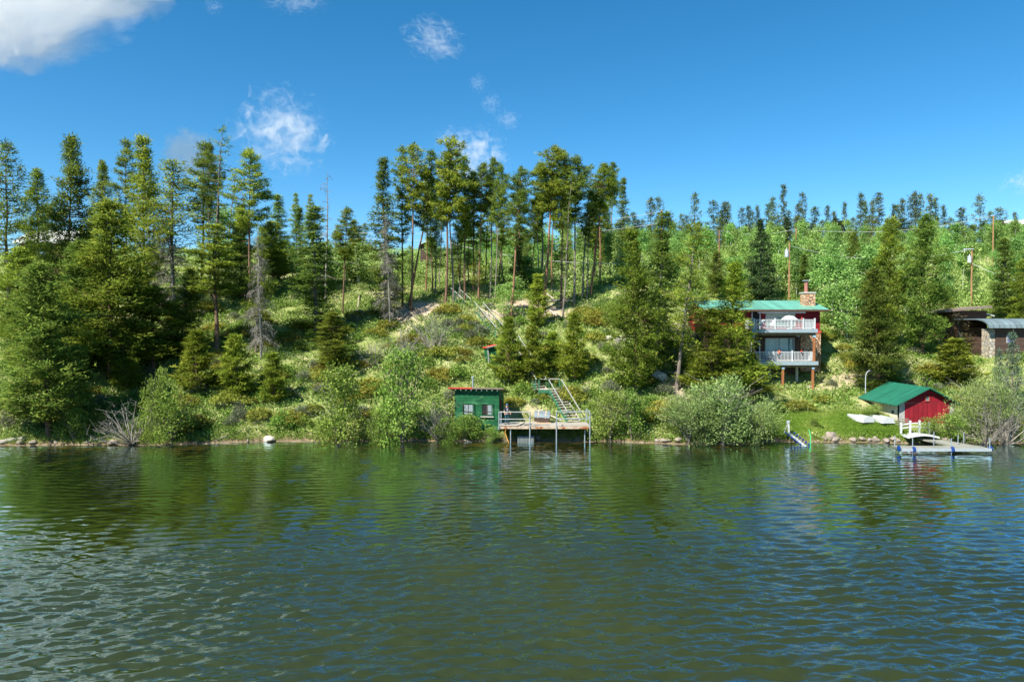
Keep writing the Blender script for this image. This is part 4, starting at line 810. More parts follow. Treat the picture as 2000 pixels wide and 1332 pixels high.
MB().box((-w2 - .02, .95, .9), (-w2 + .02, 1.3, 1.2)).build('wall_vent', M['dark'], b)
wt = MB(); zt = br + .12
wt.tube([(0, .1, zt - .05), (0, .1, zt + .55)], [.09, .03], 6)
for s in (-1, 1): wt.add([(0, .05, zt + .5), (s * .22, .05, zt + .72), (s * .5, .05, zt + .86), (s * .26, .05, zt + .58), (0, .15, zt + .5), (s * .22, .15, zt + .72), (s * .5, .12, zt + .86), (s * .26, .15, zt + .58)], [[0, 1, 2, 3], [4, 7, 6, 5], [0, 4, 5, 1], [1, 5, 6, 2], [2, 6, 7, 3], [3, 7, 4, 0]])
wt.build('whale_tail_ornament', M['dark'], b)
# -- curved lamp post
lp = at(1690, 800, 72); z0 = gz(lp.x, 72)
t_ = thing('lamp_post', (lp.x, 72, z0), 'thin grey lamp post with hooked top beside the boathouse roof', 'lamp post')
MB().tube([(0, 0, -.2), (0, 0, 2.0), (.05, 0, 2.3), (.2, 0, 2.55), (.4, 0, 2.65), (.55, 0, 2.6)], .04, 6).build('pole', M['tank'], t_); MB().tube([(.5, 0, 2.62), (.62, 0, 2.5)], [.05, .1], 8).build('lamp_head', M['dark'], t_)
# -- upturned boats
def boat(x, y, rz, label):
    z = gz(x, y + 1.4); n = 9; V = []; k = 9
    for i in range(n):
        s = i / (n - 1); hw = .52 * (1 - max(0, s - .3) ** 1.9 / .7 ** 1.9 * .86); hh = .56 * (1 - .45 * s ** 2); zr_ = .05 + .12 * s * s
        for j in range(k):
            a = PI * j / (k - 1); V.append((hw * (abs(math.cos(a)) ** .7) * (1 if math.cos(a) > 0 else -1), 3.1 * s, zr_ + hh * math.sin(a) ** .6))
    t_ = thing('rowing_boat', (x, y, z), label, 'boat', None, rz)
    S = MB(); S.add(V, [[i * k + j, i * k + j + 1, (i + 1) * k + j + 1, (i + 1) * k + j] for i in range(n - 1) for j in range(k - 1)]); S.Fc.append(np.array([list(range(k))])); S.MI.append(np.zeros(1)); S.Fc.append(np.array([list(range((n - 1) * k, n * k))])); S.MI.append(np.zeros(1))
    S.build('hull', surf('white_gelcoat', (.50, .52, .51), .35, .05), t_, False)
    MB().tube([(V[i * k][0] + .02, V[i * k][1], V[i * k][2]) for i in range(n)], .035, 5).build('rim', M['white'], t_); MB().tube([(V[i * k + k - 1][0] - .02, V[i * k][1], V[i * k][2]) for i in range(n)], .035, 5).build('rim', M['white'], t_)
    MB().box((-.02, .1, .5), (.02, 1.4, .63)).build('keel', M['white'], t_)
    return t_
boat(32.3, 64.7, .16, 'white rowing boat lying upside down on the lawn, farther from the boathouse'); boat(33.85, 64.2, .06, 'white rowing boat lying upside down on the lawn, nearer the boathouse')
# -- lattice rack leaning by the boats
t_ = thing('wooden_rack', (34.72, 64.0, gz(34.72, 64.0)), 'dark wooden lattice rack leaning between boats and boathouse', 'rack', None, -.5)
t_.rotation_euler = (-.9, .0, -.5)
r_ = MB()
for i in range(4): r_.box((-.6 + i * .4, -.02, 0), (-.54 + i * .4, .02, 1.2))
r_.build('upright', M['dark_wall'], t_); r_ = MB()
for i in range(5): r_.box((-.66, -.05, .08 + i * .26), (.68, -.022, .14 + i * .26))
r_.build('slat', M['dead_wood'], t_)
# -- footbridge and dock
t_ = thing('footbridge', (34.0, 62.0, .62), 'small white arched footbridge with one railing leading to the dock', 'footbridge', None, -.12)
zf = lambda x: .22 * math.sin(PI * min(1, max(0, x / 2.6)))
f = MB()
for i in range(13): x = i * .2; f.box((x, -.75, zf(x) - .1 + .003 * (i % 2)), (x + .19, .75, zf(x)))
f.build('deck', M['white'], t_)
f = MB()
for zz in (.5, .82): f.tube([(x, .72, zf(x) + zz) for x in np.linspace(0, 2.4, 9)], .045, 5)
rl = f.build('railing', M['white'], t_)
for x in (.03, .78, 1.55, 2.35): MB().box((x - .07, .64, -.55), (x + .07, .8, zf(x) + 1.08)).build('post', M['white'], t_)
t_ = thing('dock', (34.4, 57.3, .42), 'low L shaped floating dock with grey deck and blue wheels', 'dock')
def slab(nm, P, th, mat):
    S = MB(); n = len(P); V = [(x, y, 0) for x, y in P] + [(x, y, -th) for x, y in P]; S.add(V, [[i, (i + 1) % n, n + (i + 1) % n, n + i] for i in range(n)]); S.Fc += [np.array([list(range(n))]), np.array([list(range(n, 2 * n))[::-1]])]; S.MI += [np.zeros(1), np.zeros(1)]; return S.build(nm, mat, t_)
slab('front_platform', [(-3.5, -.7), (3.5, -.7), (3.5, .75), (-3.5, .75)], .12, M['dock'])
slab('walkway', [(1.4, .76), (3.4, .76), (2.05, 4.9), (.75, 4.9)], .12, M['dock'])
MB().box((-3.55, -.78, -.2), (3.55, -.7, .03)).build('edge_frame', M['dock_edge'], t_)
for x, y in ((-3.6, -.4), (-2.65, -.86), (.4, -.86), (3.62, -.5)): MB().tube([(x - .045, y, -.03), (x + .045, y, -.03)], .23, 12).build('wheel', M['blue'], t_)
for x, y in ((-2.65, -.65), (.42, -.65), (3.5, -.6), (.95, 2.6), (2.1, 1.2), (3.2, 2.2), (-3.4, .6)): MB().tube([(x, y, -1.5), (x, y, .85)], .035, 6).build('pole', M['steel'], t_)
# -- roller boat ramp
a0 = at(1541, 846, 63.0); a1 = at(1574, 870, 60.4); a1.z = -.05; tp = at(1539, 824, 63.1)
t_ = thing('roller_ramp', (a0.x, a0.y, 0), 'white boat ramp beam with blue rollers running down into the water', 'boat ramp')
lc = lambda v: np.array([v.x - a0.x, v.y - a0.y, v.z])
A, B_, Tp = lc(a0), lc(a1), lc(tp)
MB().bar(A, B_, .12, .12).build('beam', M['white'], t_); MB().bar(A, Tp, .14, .14).build('upright', M['white'], t_); MB().bar(Tp - [0, 0, .1], Tp + [-.4, -.2, -.95], .05, .05).build('strut', M['white'], t_); MB().box(tuple(Tp - .11), tuple(Tp + .11)).build('winch', M['tank'], t_)
for k in range(6):
    p = A + (B_ - A) * (.08 + .17 * k); MB().bar(p + [-.38, 0, .08], p + [.38, 0, .08], .03, .03).build('axle', M['steel'], t_)
    for s in (-1, 1): MB().tube([p + [s * .3, 0, .1], p + [s * .42, 0, .1]], .09, 8).build('roller', M['blue'], t_)
q = at(1583, 865, 61.7)
o = MB().tube([(0, 0, -.2), (.0, 0, .5), (-.05, 0, .8), (-.13, .0, 1.15)], .05, 6).build('foam_pole', surf('green_foam', (.1, .55, .2), .6, .1)); o.location = (q.x, q.y, .05); tag(o, 'bent bright green pole standing at the edge of the lawn', 'pole')
# -- green lakeside shed
SX, SY, SZ = -3.15, 64.1, .95
s = thing('lakeside_shed', (SX, SY, SZ), 'weathered dark green plank shed with two windows and mossy flat roof', 'shed', None, -.15)
sw, sdp, shh = 2.02, 2.6, 3.55
MB().prism([(0, -.5), (sdp, -.5), (sdp, shh - .5), (0, shh)], 0, -sw, sw).build('wall', M['shed_green'], s)
rr = MB().prism([(-.42, shh + .06), (sdp + .4, shh - .56), (sdp + .4, shh - .46), (-.42, shh + .16)], 0, -sw - .5, sw + .45).build('roof', M['roof_moss'], s)
MB().box((-sw - .52, -.46, shh + .05), (-.3, -.42, shh + .17)).build('roof_edge', M['red_trim'], rr); MB().box((-.3, -.46, shh + .05), (sw + .47, -.42, shh + .17)).build('roof_edge', M['roof_brown'], rr)
f = MB()
for x in np.linspace(-sw + .15, sw - .1, 9): f.box((x - .045, -.38, shh - .1), (x + .045, 0, shh + .05))
f.build('rafter_tail', M['white_rough'], s)
for x0, x1 in ((-1.25, -.3), (.5, 1.42)):
    w_ = window(s, x0, x1, 1.25, 2.2, -.03, M['shed_green'], M['dark'], (), .1); MB().box((x0 + (.42 if x0 > 0 else .12), -.075, 1.3), (x1 - .06, -.062, 2.14)).build('curtain', surf('grey_net_curtain', (.22, .27, .28), .7, .35, 6, lines=(0, .11, .6)), w_)
    f = MB(); f.box(((x0 + x1) / 2 - .03, -.1, 1.25), ((x0 + x1) / 2 + .03, -.078, 2.2)); f.box((x0, -.1, 1.5), (x1, -.079, 1.54)); f.build('glazing_bar', M['dark_wall'], w_)
    MB().box((x0 - .14, -.16, 1.06), (x1 + .14, -.02, 1.14)).build('sill', M['tread'], w_)
MB().tube([(-.55, .9, shh - .3), (-.55, .9, shh + .98)], .085, 8).build('stovepipe', M['steel'], s); MB().tube([(-.55, .9, shh + .98), (-.55, .9, shh + 1.06)], .15, 8).build('pipe_cap', M['tank'], s)
MB().box((sw, .5, .6), (sw + .03, 1.4, 2.45)).build('door', M['dark'], s); MB().box((sw, .38, 1.9), (sw + .06, .5, 2.75)).build('door_post', M['red'], s)
# -- fishing deck on pipes
DZ = 1.44
d = thing('lakeside_deck', (0, 62.0, 0), 'rusty edged wooden deck on steel pipes over the water by the shed', 'deck')
MB().box((-1.15, 0, DZ - .09), (6.8, 3.0, DZ)).build('floor', M['plank'], d)
MB().box((-1.2, -.06, DZ - .2), (6.85, 0, DZ + .01)).build('fascia', M['rust'], d)
j = MB()
for x in np.arange(-.9, 6.8, .6): j.box((x - .04, .05, DZ - .28), (x + .04, 3, DZ - .092))
j.build('joist', M['dark_wall'], d)
for x, y, zt, dep in ((-1.12, -.1, 2.72, 1.2), (1.55, -.1, 2.72, -.9), (3.85, -.1, 2.76, -.9), (6.75, -.1, 2.72, -.9), (-.12, .1, 1.3, -.9), (6.35, .35, 1.3, -.9), (-.95, .6, 2.72, 1.2), (6.7, 2.4, 2.72, 1.3)): MB().tube([(x, y, dep), (x, y, zt)], .055, 7).build('post', M['steel'], d)
for x in np.arange(4.2, 6.4, .45): MB().tube([(x, 2.3 + .1 * math.sin(x * 9), -.1), (x, 2.3 + .1 * math.sin(x * 9), DZ - .25)], .05, 5).build('wooden_pile', M['log'], d)
for z in (2.08, 2.7):
    MB().tube([(-1.12, -.1, z), (1.55, -.1, z)], .045, 6).build('rail', M['white_rough'], d); MB().tube([(3.85, -.1, z + .03), (6.75, -.1, z + .03)], .045, 6).build('rail', M['steel'], d); MB().tube([(6.75, -.1, z + .03), (6.7, 2.4, z)], .04, 6).build('rail', M['steel'], d)
bx = thing('storage_trunk', (2.7, 64.6, DZ), 'big grey trunk with two tan straps on the back of the deck', 'trunk', None, -.12); bx.rotation_euler = (.0, .05, -.12)
MB().box((-.68, -.42, .12), (.68, .45, .5)).build('body', M['dark_wall'], bx)
MB().prism([(-.46, .5), (.48, .52), (.46, 1.0), (.3, 1.03), (-.3, .82)], 0, -.7, .7).build('lid', M['trunk_grey'], bx)
for x in (-.35, .33): MB().prism([(-.475, .45), (-.3, .835), (.3, 1.045), (.32, 1.03), (-.29, .815)], 0, x - .045, x + .045).build('strap', M['tan_strap'], bx)
for x in (-.5, .5): MB().box((x - .08, -.4, 0), (x + .08, .4, .12)).build('skid', M['tread'], bx)
def plank(p, q, w, hh, label, mat='tread'):
    o = MB().bar((0, 0, 0), tuple(Vector(q) - Vector(p)), w, hh).build('wooden_plank', M[mat]); o.location = p; tag(o, label, 'plank')
plank((-1.0, 62.3, DZ + .09), (.5, 62.15, DZ + .09), .5, .05, 'pale flat board at the front left of the deck'); plank((.5, 62.4, DZ + .09), (1.0, 64, DZ + .09), .3, .05, 'pale board pointing back beside the dark mat')
plank((1.9, 62.9, DZ + .05), (3.3, 62.8, DZ + .05), .12, .06, 'grey plank lying in front of the trunk', 'dead_wood'); plank((4.3, 62.6, DZ + .05), (6.6, 62.7, DZ + .05), .22, .06, 'long plank lying inside the right railing')
plank((1.1, 62.8, DZ + .04), (1.75, 63.3, DZ + .04), .08, .05, 'short dark stick on the deck left of the trunk', 'dark_wall'); plank((2.1, 63.95, DZ + .05), (3.5, 63.9, DZ + .05), .1, .09, 'orange brown beam at the foot of the trunk', 'tan_strap')
plank((2.4, 67.2, gz(2.4, 67.2) + .15), (4.5, 64.8, 1.62), .14, .07, 'pale loose board sliding down the bank to the stairs')
o = MB().box((-.95, 62.7, DZ + .004), (.35, 64.4, DZ + .03)).build('rubber_mat', M['rubber']); tag(o, 'dark grey mat on the deck below the person', 'mat')
fl = thing('float', (1.2, 62.9, .12), 'dark grey plastic float wedged on the rocks under the deck', 'float')
MB().box((-.72, -.35, -.3), (.72, .35, .28)).build('body', M['rubber'], fl)
f = MB()
for x in np.arange(-.6, .7, .24): f.box((x - .03, -.39, -.28), (x + .03, -.35, .3))
f.build('rib', M['rubber'], fl); MB().box((-.75, -.38, .28), (.75, .38, .38)).build('lid', M['trunk_grey'], fl)
o = MB().tube([(-.55, 62.0, DZ - .3), (-.6, 62.0, .9), (-.42, 61.95, .4), (-.28, 61.9, .05)], .035, 5).build('rope', surf('orange_rope', (.7, .35, .06), .7, .15)); tag(o, 'orange rope hanging from the deck edge into the water', 'rope')
# -- stairways climbing the slope
def stairs(p0, p1, wd, label, n=None, rails=(True, True), lift=.95):
    p0, p1 = np.array(p0, float), np.array(p1, float); t_ = thing('wooden_stairs', tuple(p0), label, 'stairs'); v = p1 - p0; L = math.hypot(v[0], v[1]); dr = np.array([v[0], v[1], 0]) / L; sd_ = np.array([dr[1], -dr[0], 0])
    n = n or max(4, int(abs(v[2]) / .2))
    for k in range(n + 1): c = v * k / n; MB().bar(c - sd_ * wd / 2 + [0, 0, .04], c + sd_ * wd / 2 + [0, 0, .04], .26, .05).build('tread', M['tread'], t_)
    for i, s_ in enumerate((-1, 1)):
        o_ = sd_ * s_ * (wd / 2 + .03); MB().bar(o_ - [0, 0, .06], o_ + v - [0, 0, .06], .05, .24).build('stringer', M['stair_green'] if i == (0 if sd_[0] > 0 else 1) else M['tread'], t_)
        if rails[i]:
            MB().bar(o_ + [0, 0, lift], o_ + v + [0, 0, lift], .055, .07).build('handrail', M['white_rough'], t_)
            for k in np.linspace(.02, .98, max(2, int(L / 1.6) + 1)): MB().bar(o_ * 1.03 + v * k + [0, 0, -.6], o_ * 1.03 + v * k + [0, 0, lift - .045], .07, .07).build('post', M['stair_green'], t_)
    return t_
sA = (5.6, 64.9, 1.5); sB = (4.15, 69.0, 4.05)
stairs(sA, sB, 1.25, 'green and white stairs rising from the deck to the landing', 12)
ld = thing('stair_landing', (3.6, 69.9, 3.95), 'small green wooden landing above the deck stairs', 'landing'); MB().box((-1.0, -.6, 0), (1.2, .8, .06)).build('floor', M['tread'], ld); MB().box((-1.05, -.65, -.28), (1.2, -.6, .05)).build('fascia', M['stair_green'], ld)
for x, y in ((-1, -.55), (-.9, .75), (1.1, .75)): MB().box((x - .05, y - .05, -1.2), (x + .05, y + .05, 1.0)).build('post', M['stair_green'], ld)
MB().bar((-.9, .75, 1.0), (1.1, .75, 1.0), .08, .08).build('rail', M['white_rough'], ld)
q2 = at(1003, 672, 79.0); q2.z = gz(q2.x, 79) + .3; stairs((2.9, 70.3, 3.98), q2, 1.0, 'middle flight of stairs half hidden behind the young pines')
q3 = at(978, 656, 80.5); q3.z = gz(q3.x, 80.5) + .25; q4 = at(935, 613, 87.5); q4.z = gz(q4.x, 87.5) + .25; stairs(q3, q4, 1.0, 'upper flight of stairs with white handrails on the open slope')
q5 = at(912, 606, 88.5); q5.z = gz(q5.x, 88.5) + .2; q6 = at(888, 575, 93.5); q6.z = gz(q6.x, 93.5) + .3; stairs(q5, q6, .95, 'topmost short green flight of stairs among the tall pines')
# -- green outhouse
q = hit(968, 707); oh = thing('outhouse', (q.x, q.y, q.z - .1), 'little leaning green plank outhouse with red roof on the slope', 'outhouse', None, .3); oh.rotation_euler = (0, -.06, .32)
MB().box((-.95, -.6, -.5), (.95, .8, 1.75)).build('wall', M['shed_green'], oh); rr = MB().prism([(-1.1, 1.62), (1.1, 2.0), (1.1, 2.08), (-1.1, 1.7)], 1, -.75, .95).build('roof', M['red_trim'], oh)
MB().bar((-1.12, -.78, 1.68), (1.1, -.78, 2.05), .04, .1).build('roof_edge', M['white_rough'], rr); MB().box((-1.0, -.65, -.4), (-.88, -.6, 1.7)).build('corner_board', M['white_rough'], oh)
# -- person by the shed door
def skin(name, verts, edges, mat, parent, sub=1, root=0):
    me = bpy.data.meshes.new(name); me.from_pydata([v[:3] for v in verts], edges, []); me.materials.append(mat); o_ = link(name, me, parent)
    m_ = o_.modifiers.new('skin', 'SKIN'); m_.use_smooth_shade = True; sv = me.skin_vertices[0].data
    for i, v in enumerate(verts): r = v[3]; sv[i].radius = (r, r * (v[4] if len(v) > 4 else 1)); sv[i].use_root = (i == root)
    ss = o_.modifiers.new('sub', 'SUBSURF'); ss.levels = ss.render_levels = sub; return o_
pz = DZ + .035; pe = thing('person', (-.45, 63.3, pz), 'person in navy shirt with white print, blue jeans and cap standing on the deck', 'person', None, .3)
sk = surf('skin', (.5, .28, .19), .6, .08); nv = surf('navy_cotton', (.012, .02, .05), .8, .2, 8); jn = surf('blue_denim', (.03, .095, .13), .85, .25, 10); hr = surf('brown_hair', (.05, .03, .02), .8, .2)
V = [(0, 0, .95, .12, .75), (0, 0, 1.2, .13, .75), (0, .0, 1.42, .12, .7), (0, -.01, 1.5, .06), (0, -.03, 1.6, .085, 1.1), (0, -.03, 1.7, .085, 1.15)]; E = [(0, 1), (1, 2), (2, 3), (3, 4), (4, 5)]
for s_ in (-1, 1):
    i = len(V); V += [(s_ * .19, 0, 1.43, .055), (s_ * .25, .02, 1.18, .045), (s_ * .27, -.14, .98, .035), (s_ * .26, -.21, .93, .03, .6)]; E += [(2, i), (i, i + 1), (i + 1, i + 2), (i + 2, i + 3)]
    for k, (dx, l) in enumerate(((-.03, .075), (-.01, .085), (.01, .08), (.03, .065))): V += [(s_ * .26 + dx, -.25, .915, .009), (s_ * .26 + dx, -.26 - l * .4, .89 - l * .4, .008)]; E += [(i + 3, i + 4 + 2 * k), (i + 4 + 2 * k, i + 5 + 2 * k)]
    V += [(s_ * .26 - s_ * .045, -.2, .9, .01)]; E += [(i + 3, len(V) - 1)]
    j_ = len(V); V += [(s_ * .1, 0, .86, .09), (s_ * .11, -.01, .48, .06), (s_ * .12, .03, .09, .04), (s_ * .13, -.1, .035, .035)]; E += [(0, j_), (j_, j_ + 1), (j_ + 1, j_ + 2), (j_ + 2, j_ + 3)]
body = skin('body', V, E, sk, pe)
skin('shirt', [(0, 0, .93, .145, .8), (0, 0, 1.2, .15, .8), (0, 0, 1.42, .14, .75), (-.2, 0, 1.43, .075), (-.245, .02, 1.24, .065), (.2, 0, 1.43, .075), (.245, .02, 1.24, .065)], [(0, 1), (1, 2), (2, 3), (3, 4), (2, 5), (5, 6)], nv, pe)
skin('jeans', [(0, 0, .93, .145, .8), (-.1, 0, .84, .1), (-.112, -.01, .48, .075), (-.122, .03, .1, .062), (.1, 0, .84, .1), (.112, -.01, .48, .075), (.122, .03, .1, .062)], [(0, 1), (1, 2), (2, 3), (0, 4), (4, 5), (5, 6)], jn, pe)
for s_ in (-1, 1): MB().box((s_ * .13 - .045, -.17, 0), (s_ * .13 + .045, .08, .07)).build('shoe', M['dark'], pe)
S = MB(); ball(S, (0, -.02, 1.71), .112, 10, .95); S.tube([(0, -.1, 1.735), (0, -.22, 1.72)], [.085, .06], 8); S.build('cap', surf('blue_cap', (.06, .12, .2), .8, .15), pe)
S = MB(); ball(S, (0, .015, 1.64), .1, 8); S.build('hair', hr, pe)
S = MB(); ball(S, (0, -.125, 1.615), .014, 6); ball(S, (-.035, -.118, 1.64), .01, 6, 1, 1); ball(S, (.035, -.118, 1.64), .01, 6, 1, 1); S.box((-.025, -.122, 1.575), (.025, -.112, 1.583), 1); S.build('face', [sk, M['dark']], pe)
S = MB(); S.prism([(-.08, 1.38), (.07, 1.4), (.09, 1.3), (.03, 1.26), (.08, 1.16), (-.06, 1.15), (-.03, 1.25), (-.09, 1.3)], 1, -.135, -.115); S.build('shirt_print', M['white_rough'], pe)
# -- cabins on the right
q = at(1900, 690, 86); c = thing('brown_cabin', (q.x, 86, 7.2), 'brown wooden cabin with sloping flat roof half hidden by pines', 'cabin')
xa, xb = at(1862, 600, 86).x - q.x, at(1927, 600, 86).x - q.x
MB().box((xa, 0, -.8), (xb, 5, 4.85)).build('wall', M['brown_wall'], c)
MB().prism([(xa - 1.6, 4.62), (xb + .1, 5.15), (xb + .1, 5.4), (xa - 1.6, 4.87)], 1, -.9, 5.6).build('roof', M['roof_brown'], c)
MB().box((xb, 1.2, -.8), (xb + .9, 4.5, 3.9)).build('side_wall', M['brown_wall'], c); MB().prism([(xb, 4.45), (xb + 1.25, 4.15), (xb + 1.25, 4.27), (xb, 4.57)], 1, .4, 5).build('side_roof', M['roof_grey'], c)
MB().box((xa + .6, -.04, 1.2), (xa + 1.5, .02, 2.3)).build('window', M['glass'], c)
q = at(1932, 690, 80); c = thing('dark_cabin', (q.x, 80, 7.0), 'dark cabin with curved grey metal roof and stone pillar at the right edge', 'cabin')
MB().box((.7, 0, -1.2), (9, 5.5, 3.0)).build('wall', M['dark_wall'], c); MB().box((.05, .1, -1), (.72, 1.4, 2.9)).build('stone_pillar', M['pale_stone'], c)
arc = [(-.7, 2.95), (-.6, 3.3), (-.2, 3.62), (.5, 3.85), (1.6, 4.0), (3.0, 4.05), (6.2, 4.05), (6.2, 3.92), (1.6, 3.88), (.5, 3.72), (-.1, 3.5), (-.45, 3.2), (-.55, 2.95)]
MB().prism(arc, 0, -.5, 9.5).build('roof', M['roof_dark'], c)
window(c, 1.95, 2.65, 1.35, 2.15, 0, M['white_rough'], surf('violet_blue_glass', (.2, .2, .42), .1, .3), (), .06)
q = at(1990, 440, 178); gq = gz(q.x, 178); c = thing('ridge_house', (q.x, 178, gq), 'pale grey roofed house on the ridge at the right edge', 'house')
zt = at(1990, 432, 178).z - gq; MB().box((-2.5, 0, -1), (8, 7, zt - .6)).build('wall', M['cream'], c); MB().prism([(-.8, zt - .9), (3.5, zt + .5), (7.8, zt - .9), (7.8, zt - .7), (3.5, zt + .75), (-.8, zt - .7)], 0, -3.2, 8.5).build('roof', M['roof_grey'], c); MB().prism([(1.5, zt - .8), (6.5, zt - .8), (4, zt + 1.1)], 1, -1.2, 4).build('dormer', M['roof_grey'], c)
q = at(90, 470, 101); gq = gz(q.x, 101); c = thing('lake_cabin', (q.x, 101, gq), 'cabin with pale roof half hidden behind the left pines', 'cabin')
z0, z1 = at(90, 475, 101).z - gq, at(90, 447, 101).z - gq; MB().box((-3.8, 0, -1), (3.6, 6, z0)).build('wall', M['brown_wall'], c); MB().prism([(-.7, z0 - .1), (3.4, z1), (7.2, z0 - .1), (7.2, z0 + .08), (3.4, z1 + .2), (-.7, z0 + .08)], 0, -4.3, 4.2).build('roof', M['roof_grey'], c)
MB().box((-1.5, -.04, z0 - 1.9), (0, .02, z0 - .8)).build('window', M['glass'], c)
q = at(834, 486, 118); gq = gz(q.x, 118); z1 = at(834, 474, 118).z - gq; c = thing('hill_cabin', (q.x, 118, gq), 'tiny dark cabin glimpsed between the pine stems on the hill', 'cabin')
MB().box((-1.1, 0, -1), (1.1, 3, z1 - .3)).build('wall', M['dark_wall'], c); MB().prism([(-1.4, z1 - .5), (0, z1 + .1), (1.4, z1 - .5), (1.4, z1 - .35), (0, z1 + .25), (-1.4, z1 - .35)], 1, -.4, 3.3).build('roof', M['roof_grey'], c); MB().box((-.35, -.03, z1 - 1.4), (.35, .02, z1 - .7)).build('window', M['dark'], c)
# -- utility poles and lines
PT = {}
def upole(px, Y, yt, label, tank=False, arm=False):
    q = at(px, 600, Y); g0 = gz(q.x, Y); zt = at(px, yt, Y).z - g0; t_ = thing('utility_pole', (q.x, Y, g0), label, 'utility pole')
    MB().tube([(0, 0, -.5), (0, 0, zt)], [.12, .09], 8).build('pole', M['pole'], t_)
    if arm: MB().box((-1.2, -.16, zt - .12), (.15, -.08, zt)).build('crossarm', M['tank'], t_); MB().tube([(-1.1, -.12, zt - .5), (-1.1, -.12, zt - .02)], .06, 6).build('insulator', M['white'], t_)
    if tank:
        k = MB().tube([(-.38, -.1, zt - 1.9), (-.38, -.1, zt - 1.0)], .25, 10).build('transformer', M['tank'], t_); MB().tube([(-.38, -.1, zt - 1.0), (-.38, -.1, zt - .75)], .06, 6).build('bushing', M['white'], k)
    PT[px] = Vector((q.x, Y, g0 + zt))
upole(1541, 94, 474, 'orange wooden utility pole with grey transformer right behind the house roof', True); upole(1404, 122, 450, 'thin utility pole left of the dark spruce'); upole(1554, 126, 447, 'distant utility pole just above the house pole')
upole(1292, 108, 410, 'reddish utility pole beside the tall pointed pine'); upole(1897, 98, 486, 'utility pole with crossarm and transformer above the brown cabin', True, True); upole(1938, 122, 421, 'short looking utility pole under the ridge at right')
def wire(a, b, sag, label, r=.022):
    P = [a + (b - a) * t_ - Vector((0, 0, 4 * sag * t_ * (1 - t_))) for t_ in np.linspace(0, 1, 13)]; o_ = MB().tube([tuple(p) for p in P], r, 4).build('power_line', M['wire']); tag(o_, label, 'cable')
wire(at(690, 455, 112), PT[1292] - Vector((0, 0, .3)), 1.2, 'cable running left from the reddish pole through the grove'); wire(PT[1292] - Vector((0, 0, .3)), PT[1404], .6, 'cable between the reddish pole and the pole left of the spruce'); wire(PT[1404], PT[1554], .8, 'cable between the two distant poles either side of the spruce')
wire(PT[1554], PT[1938], 1.5, 'long cable from the pole above the house to the right ridge pole'); wire(PT[1541] - Vector((0, 0, .4)), PT[1897], 1.6, 'cable from the house pole to the crossarm pole'); wire(at(880, 475, 108), at(1205, 515, 94), .8, 'low bright cable crossing between the grove stems', .03)
wire(at(690, 466, 112), PT[1292] - Vector((0, 0, 2)), 1.2, 'lower cable running left from the reddish pole'); wire(PT[1897] - Vector((0, 0, 2)), at(2040, 560, 88), .4, 'cable dropping from the crossarm pole to the right edge')
# -- rocks, logs, steps
def rock(px, py, w, label, group=None, mat='rock', sq=.65):
    p = hit(px, py); r = w * p.y / F / 2; rg = np.random.default_rng(int(px * 7 + py)); bm = bmesh.new(); bmesh.ops.create_icosphere(bm, subdivisions=2, radius=1); ax_ = rg.uniform(.75, 1.15, 3); pl = nrm(rg.normal(0, 1, (7, 3)))
    for v in bm.verts:
        c_ = np.array(v.co); 
        for n_ in pl:
            k = c_ @ n_
            if k > .72: c_ = c_ - n_ * (k - .72) * .9
        c_ = c_ * ax_ * [1, 1, sq] * (1 + rg.normal(0, .025)); v.co = c_ * r
    me = bpy.data.meshes.new('rock'); bm.to_mesh(me); bm.free(); me.materials.append(M[mat]); o_ = link('rock', me, None, (p.x, p.y, max(p.z, -.05) + r * sq * .35)); o_.rotation_euler = (0, 0, rg.random() * 6); tag(o_, label, 'rock', group)
rock(527, 862, 27, 'large pale rounded boulder at the waterline left of the big alder', None, 'rock_pale'); rock(1288, 742, 34, 'large flat faced grey boulder beside the log steps', None, 'rock_pale', .8); rock(1215, 668, 30, 'pale boulder on the slope left of the large dense pine', None, 'rock_pale'); rock(1188, 664, 20, 'smaller pale rock beside the slope boulder', None, 'rock_pale'); rock(588, 815, 16, 'pale rock in the bank above the big alder bush', None, 'rock_pale')
rock(1622, 857, 30, 'biggest dark rock on the lawn shore', None); rock(1710, 857, 10, 'small pale upright rock on the lawn shore', None, 'rock_pale', .9)
RK = 'rocks lining the shore'
for k in range(46):
    px = _R.choice([_R.uniform(1590, 1775)] * 5 + [_R.uniform(30, 120), _R.uniform(1280, 1330), _R.uniform(980, 1080), _R.uniform(200, 300), _R.uniform(900, 970), _R.uniform(1820, 1990)])
    X = (px - 1000) / F * 62; ys = float(shore(X)); py = 640 + (10 - .12) * F / (ys + _R.uniform(0, .8)); rock(px, min(py, 870), _R.uniform(8, 20), 'brown rock among those lining the shore', RK)
def log(p, q, r, label, mat='log', name='fallen_log'):
    p = hit(*p); q = hit(*q); n = 6; P = []
    for i in range(n):
        t_ = i / (n - 1); v = p.lerp(q, t_); P.append((v.x - p.x, v.y - p.y, max(v.z, gz(v.x, v.y)) - p.z + r * .7))
    o_ = MB().tube(P, np.linspace(r, r * .7, n), 7).build(name, M[mat], None, True); o_.location = p; tag(o_, label, 'log')
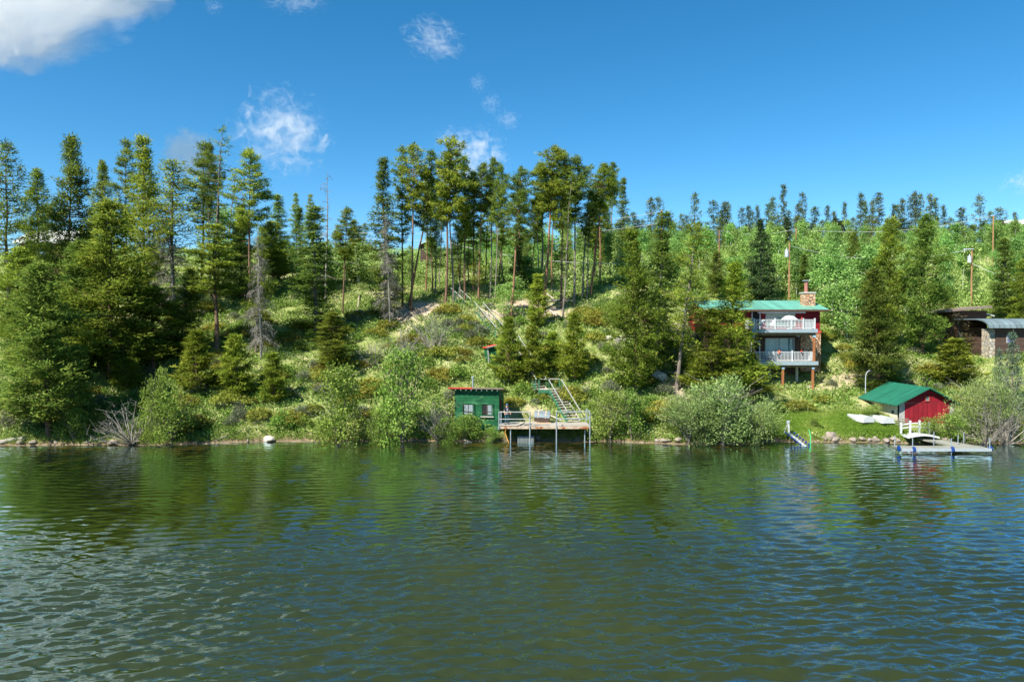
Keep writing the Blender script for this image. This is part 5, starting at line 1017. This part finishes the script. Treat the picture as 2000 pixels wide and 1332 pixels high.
log((0, 869), (52, 862), .22, 'grey driftwood log at the far left waterline', 'dead_wood', 'driftwood'); log((165, 868), (215, 855), .09, 'pale dead branch on the shore left of the dead bush', 'dead_wood', 'driftwood'); log((420, 862), (470, 845), .08, 'thin dead branch on the bank left of the pale boulder', 'dead_wood', 'driftwood'); log((484, 864), (486, 835), .07, 'short upright stick at the waterline near the pale boulder', 'dead_wood', 'driftwood'); log((495, 828), (525, 815), .1, 'bleached root on the bare bank above the pale boulder', 'dead_wood', 'driftwood'); log((905, 862), (935, 866), .08, 'thin log slipping into the water under the shed', 'log')
for p, q, l in [((1062, 590), (1152, 598), 'long fallen log on the bench under the right stems'), ((1068, 577), (1088, 592), 'short log leaning onto the long fallen log'), ((1072, 608), (1110, 632), 'fallen log sloping down right of the narrow young pine'), ((1005, 588), (940, 580), 'level fallen log behind the middle grove stems'), ((942, 600), (985, 625), 'pale log sloping down beside the top of the stairs'), ((938, 606), (975, 630), 'second pale log parallel to the sloping one'),
                ((990, 622), (1090, 630), 'thin fallen log crossing the bare soil above the young pines'), ((1066, 568), (1110, 572), 'short pale log far back at the right stems'), ((795, 600), (825, 612), 'log lying on the bare soil under the leaning pines'), ((800, 615), (818, 625), 'short pale log below the leaning pines'), ((690, 612), (725, 622), 'log on the grass left of the grey twig column'), ((880, 655), (915, 632), 'bleached log pointing up the slope near the stairs'), ((695, 640), (702, 575), 'thin white log running up the grassy slope'), ((850, 600), (880, 606), 'small log at the foot of the straight reddish pine'), ((1010, 606), (1035, 612), 'grey log end on the bare soil above the outhouse pines'), ((455, 540), (480, 535), 'pale log in the shade under the leaning snag')]: log(p, q, .17 if 'thin' not in l else .1, l)
for k in range(9):
    p = hit(1268 + k * 9, 738 + k * 5.6); o_ = MB().box((-.55, -.1, -.1), (.55, .12, .12)).build('log_step', M['log']); o_.location = p; o_.rotation_euler = (0, 0, -.35 + .1 * (k % 3)); tag(o_, 'short wooden log step of the path down from the house', 'step', 'log steps of the path by the grey boulder')
p0 = hit(440, 522); p1 = at(461, 330, p0.y); o_ = thing('dead_tree', p0, 'bare leaning black snag without branches against the sky', 'dead tree'); v = p1 - p0
MB().tube([(0, 0, -.3), tuple(v * .5), tuple(v)], [.17, .11, .03], 7).build('trunk', M['bark'], o_); MB().tube([tuple(v * .7), tuple(v * .72 + Vector((-.5, 0, .1)))], [.03, .01], 4).build('branch_stub', M['bark'], o_)
